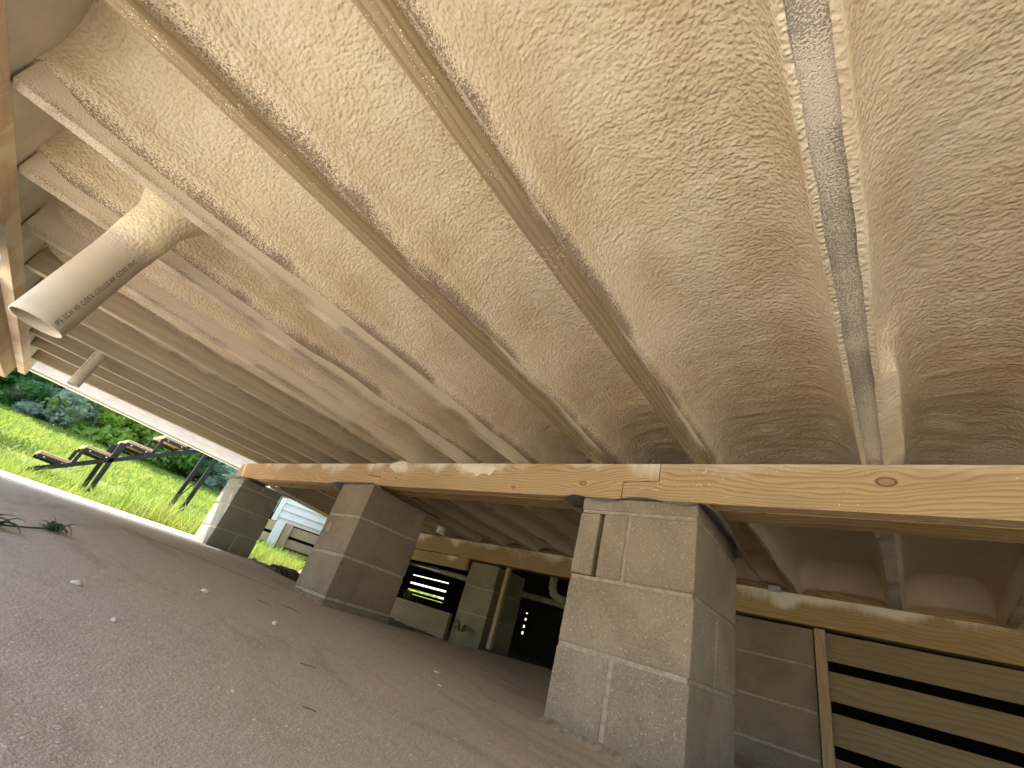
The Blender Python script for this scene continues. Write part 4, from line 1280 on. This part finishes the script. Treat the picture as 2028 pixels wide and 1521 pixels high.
# ---------------------------------------------------------------- neighbouring house seen between the far piers
hc = Vector((-7.5, 3.70, 0.0)); hu = Vector((0.44, 0.898, 0)); hn = Vector((0.898, -0.44, 0))
nh = empty('neighbour_house', hc, 'white sided building with slatted skirting seen between the far piers', 'building')
nh.rotation_euler = (0, 0, math.atan2(hu.y, hu.x))    # local x runs along the wall, local -y faces the camera
def hbox(name, x0, x1, y0, y1, z0, z1, mat, bevel=0.0, parent=None):
    v, f = box_geo(x0, x1, y0, y1, z0, z1)
    o = mesh_obj(name, v, f, M[mat], parent or nh)
    if bevel: b = o.modifiers.new('bevel', 'BEVEL'); b.width = bevel; b.segments = 1
    return o
hbox('core', -0.9, 1.25, 0.08, 2.0, 0.1, 3.2, 'dark')
mb = MB()
for k in range(22):
    z = 0.66 + 0.115 * k
    mb.add([(-0.42, -0.012, z), (1.3, -0.012, z), (1.3, 0.012, z + 0.115), (-0.42, 0.012, z + 0.115)], [(0, 1, 2, 3)])
    mb.add([(-0.42, 0.012, z), (1.3, 0.012, z), (1.3, -0.012, z), (-0.42, -0.012, z)], [(0, 1, 2, 3)])
mb.box(-0.42, 1.3, 0.014, 0.06, 0.60, 3.2)
mesh_obj('siding', mb.v, mb.f, M['white_vinyl'], nh)
hbox('corner_trim', -0.50, -0.42, -0.03, 0.06, 0.58, 3.2, 'white_vinyl', 0.004)
wf = hbox('window', -0.82, -0.52, -0.01, 0.06, 0.70, 1.6, 'white_vinyl', 0.004)
M['pane'] = plain('window pane', (0.35, 0.45, 0.48), 0.1, 0.2)
hbox('pane', -0.80, -0.54, -0.016, -0.011, 0.76, 1.55, 'pane', parent=wf)
for zt, zb in ((0.575, 0.43), (0.385, 0.26), (0.225, 0.08)):
    hbox('skirt_slat', -0.9, 1.3, -0.02, 0.005, zb, zt, 'trim', 0.002)
hbox('skirt_post', -0.40, -0.26, -0.10, -0.022, 0.02, 0.60, 'white_vinyl', 0.004)
hbox('skirt_post', -0.25, -0.13, -0.07, -0.022, 0.02, 0.60, 'trim', 0.004)

# ---------------------------------------------------------------- grass and trees
def grass_field(n, x0, x1, y0, y1, h, w, seed, pw=1.0):
    r = np.random.default_rng(seed)
    x = x0 + (x1 - x0) * r.random(n) ** pw; y = r.uniform(y0, y1, n)
    z = terrain(x, y) - 0.01
    a = r.uniform(0, 2 * np.pi, n); H = h * (0.35 + r.random(n)) * (0.5 + 0.9 * fbm(x * 1.3, y * 1.3, 12))
    lean = H * r.uniform(0.1, 0.9, n); b = r.uniform(0, 2 * np.pi, n)
    W = w * (0.6 + 0.8 * r.random(n))
    dx, dy = np.cos(a) * W, np.sin(a) * W; lx, ly = np.cos(b) * lean, np.sin(b) * lean
    P = [np.stack([x - dx, y - dy, z], -1), np.stack([x + dx, y + dy, z], -1),
         np.stack([x + dx * .7 + lx * .35, y + dy * .7 + ly * .35, z + H * .6], -1), np.stack([x - dx * .7 + lx * .35, y - dy * .7 + ly * .35, z + H * .6], -1),
         np.stack([x + lx, y + ly, z + H], -1)]
    V = np.stack(P, 1).reshape(-1, 3); b0 = np.arange(n) * 5
    T = np.concatenate([np.stack([b0, b0 + 1, b0 + 2], -1), np.stack([b0, b0 + 2, b0 + 3], -1), np.stack([b0 + 3, b0 + 2, b0 + 4], -1)])
    return V, T
g = [grass_field(26000, -8.2, -4.78, -1.2, 5.0, 0.085, 0.0028, 1, 0.75), grass_field(45000, -22, -8.2, -3.0, 9.0, 0.10, 0.012, 2, 0.9),
     grass_field(3500, -5.3, -4.76, -1.0, 4.6, 0.16, 0.003, 3), grass_field(1500, -5.5, -4.85, 0.9, 1.9, 0.26, 0.004, 4)]
off = 0; Vg = []; Tg = []
for v_, t_ in g: Vg.append(v_); Tg.append(t_ + off); off += len(v_)
tag(mesh_obj('grass', np.vstack(Vg), np.vstack(Tg), M['grass']), 'sunlit green lawn grass on the rising bank', 'grass', kind='stuff')

def crown_mesh(name, seed, rx, rz, n, leaf, clumps=26, mat='leaf_green', low=0.0):
    r = np.random.default_rng(seed)
    cc = r.normal(size=(clumps, 3)); cc /= np.linalg.norm(cc, axis=1)[:, None]
    cc *= (0.35 + 0.65 * r.random(clumps) ** 0.6)[:, None]
    cr_ = 0.20 + 0.22 * r.random(clumps)
    k = r.integers(0, clumps, n)
    d = r.normal(size=(n, 3)); d /= np.linalg.norm(d, axis=1)[:, None]
    p = cc[k] + d * (cr_[k] * (0.55 + 0.5 * r.random(n)))[:, None]
    p = p * np.array([rx, rx, rz]) + np.array([0, 0, rz])
    if low: p[:, 2] = np.abs(p[:, 2])
    s = leaf * (0.6 + 0.9 * r.random(n))
    a = r.normal(size=(n, 3)); a /= np.linalg.norm(a, axis=1)[:, None]
    b = np.cross(a, r.normal(size=(n, 3))); b /= np.linalg.norm(b, axis=1)[:, None]
    a *= s[:, None]; b *= (s * 0.55)[:, None]
    V = np.stack([p - a, p - b * 1.0, p + a, p + b], 1).reshape(-1, 3)
    F = (np.arange(n) * 4)[:, None] + np.arange(4)[None]
    me_o = mesh_obj(name, V, F, M[mat])
    me = me_o.data; bpy.data.objects.remove(me_o)
    return me
crowns = [crown_mesh('crown', 1, 2.3, 2.6, 4200, 0.13, 34, 'leaf_green'), crown_mesh('crown', 2, 2.2, 2.4, 4200, 0.13, 30, 'leaf_yellow'),
          crown_mesh('crown', 3, 2.4, 2.8, 4800, 0.13, 34, 'leaf_dark'), crown_mesh('crown', 4, 1.9, 1.7, 5200, 0.10, 26, 'leaf_grey')]
shr = [crown_mesh('foliage', 5, 1.4, 0.9, 3600, 0.09, 18, 'leaf_green'), crown_mesh('foliage', 6, 1.4, 0.85, 3600, 0.09, 18, 'leaf_yellow'), crown_mesh('foliage', 7, 1.3, 0.8, 3600, 0.08, 18, 'leaf_grey'),
       crown_mesh('foliage', 8, 1.5, 1.0, 3600, 0.09, 18, 'leaf_dark')]
def trunk_mesh(seed, H, lean):
    mb = MB(); rnd = random.Random(seed)
    p = [(0, 0, -0.3)]
    for k in range(1, 6): p.append((lean * H * k / 5 + rnd.uniform(-.08, .08), lean * 0.5 * H * k / 5 + rnd.uniform(-.08, .08), H * k / 5))
    mb.tube(p, [0.16, 0.14, 0.12, 0.10, 0.08, 0.04], 8)
    for k in range(5):
        q = Vector(p[2 + k % 3]); a = rnd.uniform(0, 6.28); l = rnd.uniform(0.9, 1.7)
        mb.tube([q, q + Vector((math.cos(a) * l * .5, math.sin(a) * l * .5, l * .4)), q + Vector((math.cos(a) * l, math.sin(a) * l, l * .9))], [0.06, 0.04, 0.015], 6)
    o = mb.build('trunk', M['bark'], None, smooth=True); me = o.data; bpy.data.objects.remove(o); return me
trunks = [trunk_mesh(1, 3.4, 0.02), trunk_mesh(2, 3.6, 0.14), trunk_mesh(3, 3.4, -0.08)]
def tree(x, y, ci, s, ti, crown_z, label, rz):
    z = float(terrain(np.array(x), np.array(y)))
    t = empty('tree', (x, y, z), label, 'tree', 'trees beyond the lawn', rz); t.scale = (s, s, s)
    for nme, me, zz in (('trunk', trunks[ti], 0), ('crown', crowns[ci], crown_z)):
        o = bpy.data.objects.new(nme, me); COL.objects.link(o); o.parent = t; o.location = (0, 0, zz)
colr = ['mid green', 'yellow green', 'dark green', 'silvery']
az = lambda d, deg: (-d * math.cos(R(deg)), d * math.sin(R(deg)))
k = 0
spec = [(24, -3, 2, 1.2, 0, 1.0), (22.5, 0.5, 0, 1.1, 1, 1.6), (24, 3.5, 3, 1.3, 0, 0.7), (21.5, 6.3, 1, 1.05, 1, 2.0), (21.8, 6.9, 1, 1.0, 1, 2.3), (24, 9.5, 2, 1.2, 2, 0.9),
        (23, 12.5, 0, 1.15, 0, 1.1), (24, 15.5, 2, 1.2, 1, 0.8), (22, 18.5, 3, 1.15, 2, 0.6), (23.5, 21, 2, 1.2, 0, 0.7), (24, 25, 0, 1.2, 0, 1.0), (25, 30, 2, 1.2, 0, 0.8)]
names_t = ['first', 'second', 'third', 'fourth', 'fifth', 'sixth', 'seventh', 'eighth', 'ninth', 'tenth', 'eleventh', 'twelfth']
for q, (d, a, ci, s, ti, cz) in enumerate(spec):
    x, y = az(d, a); tree(x, y, ci, s, ti, cz, '%s tree in the front row beyond the lawn, %s from left' % (colr[ci], names_t[q]), q * 1.3)
for q in range(11):
    a = -5 + q * 4.2; d = 28.5 + (q % 3); ci = [2, 0, 2][q % 3]; x, y = az(d, a)
    tree(x, y, ci, 1.9, q % 3, 0.2, '%s tall tree in the back row beyond the lawn, %s from left' % (colr[ci], names_t[q]), q * 2.1)
ss_ = [(22.6, -2.2, 3), (22.3, 1.6, 2), (22.0, 3.4, 2), (21.6, 5.0, 1), (21.8, 8.4, 1), (21.9, 10.6, 0), (22.2, 13.2, 3), (21.8, 16.2, 2), (21.7, 17.8, 2), (22.0, 20.5, 3), (22.2, 23.5, 0)]
for q, (d, a, ci) in enumerate(ss_):
    x, y = az(d, a); z = float(terrain(np.array(x), np.array(y)))
    o = bpy.data.objects.new('shrub', shr[ci]); COL.objects.link(o); o.location = (x, y, z - 0.1); o.rotation_euler = (0, 0, q * 1.7)
    tag(o, '%s shrub at the top of the lawn, %s from left' % (['mid green', 'yellow green', 'silvery', 'dark green'][ci], names_t[q]), 'shrub', 'shrubs along the top of the lawn')
# tree just outside the photo whose shade falls on the lawn
tree(-11.2, -2.6, 0, 0.75, 0, 1.9, 'small tree at the left side of the lawn casting shade', 0.4)

cam_data.lens = 15.2308
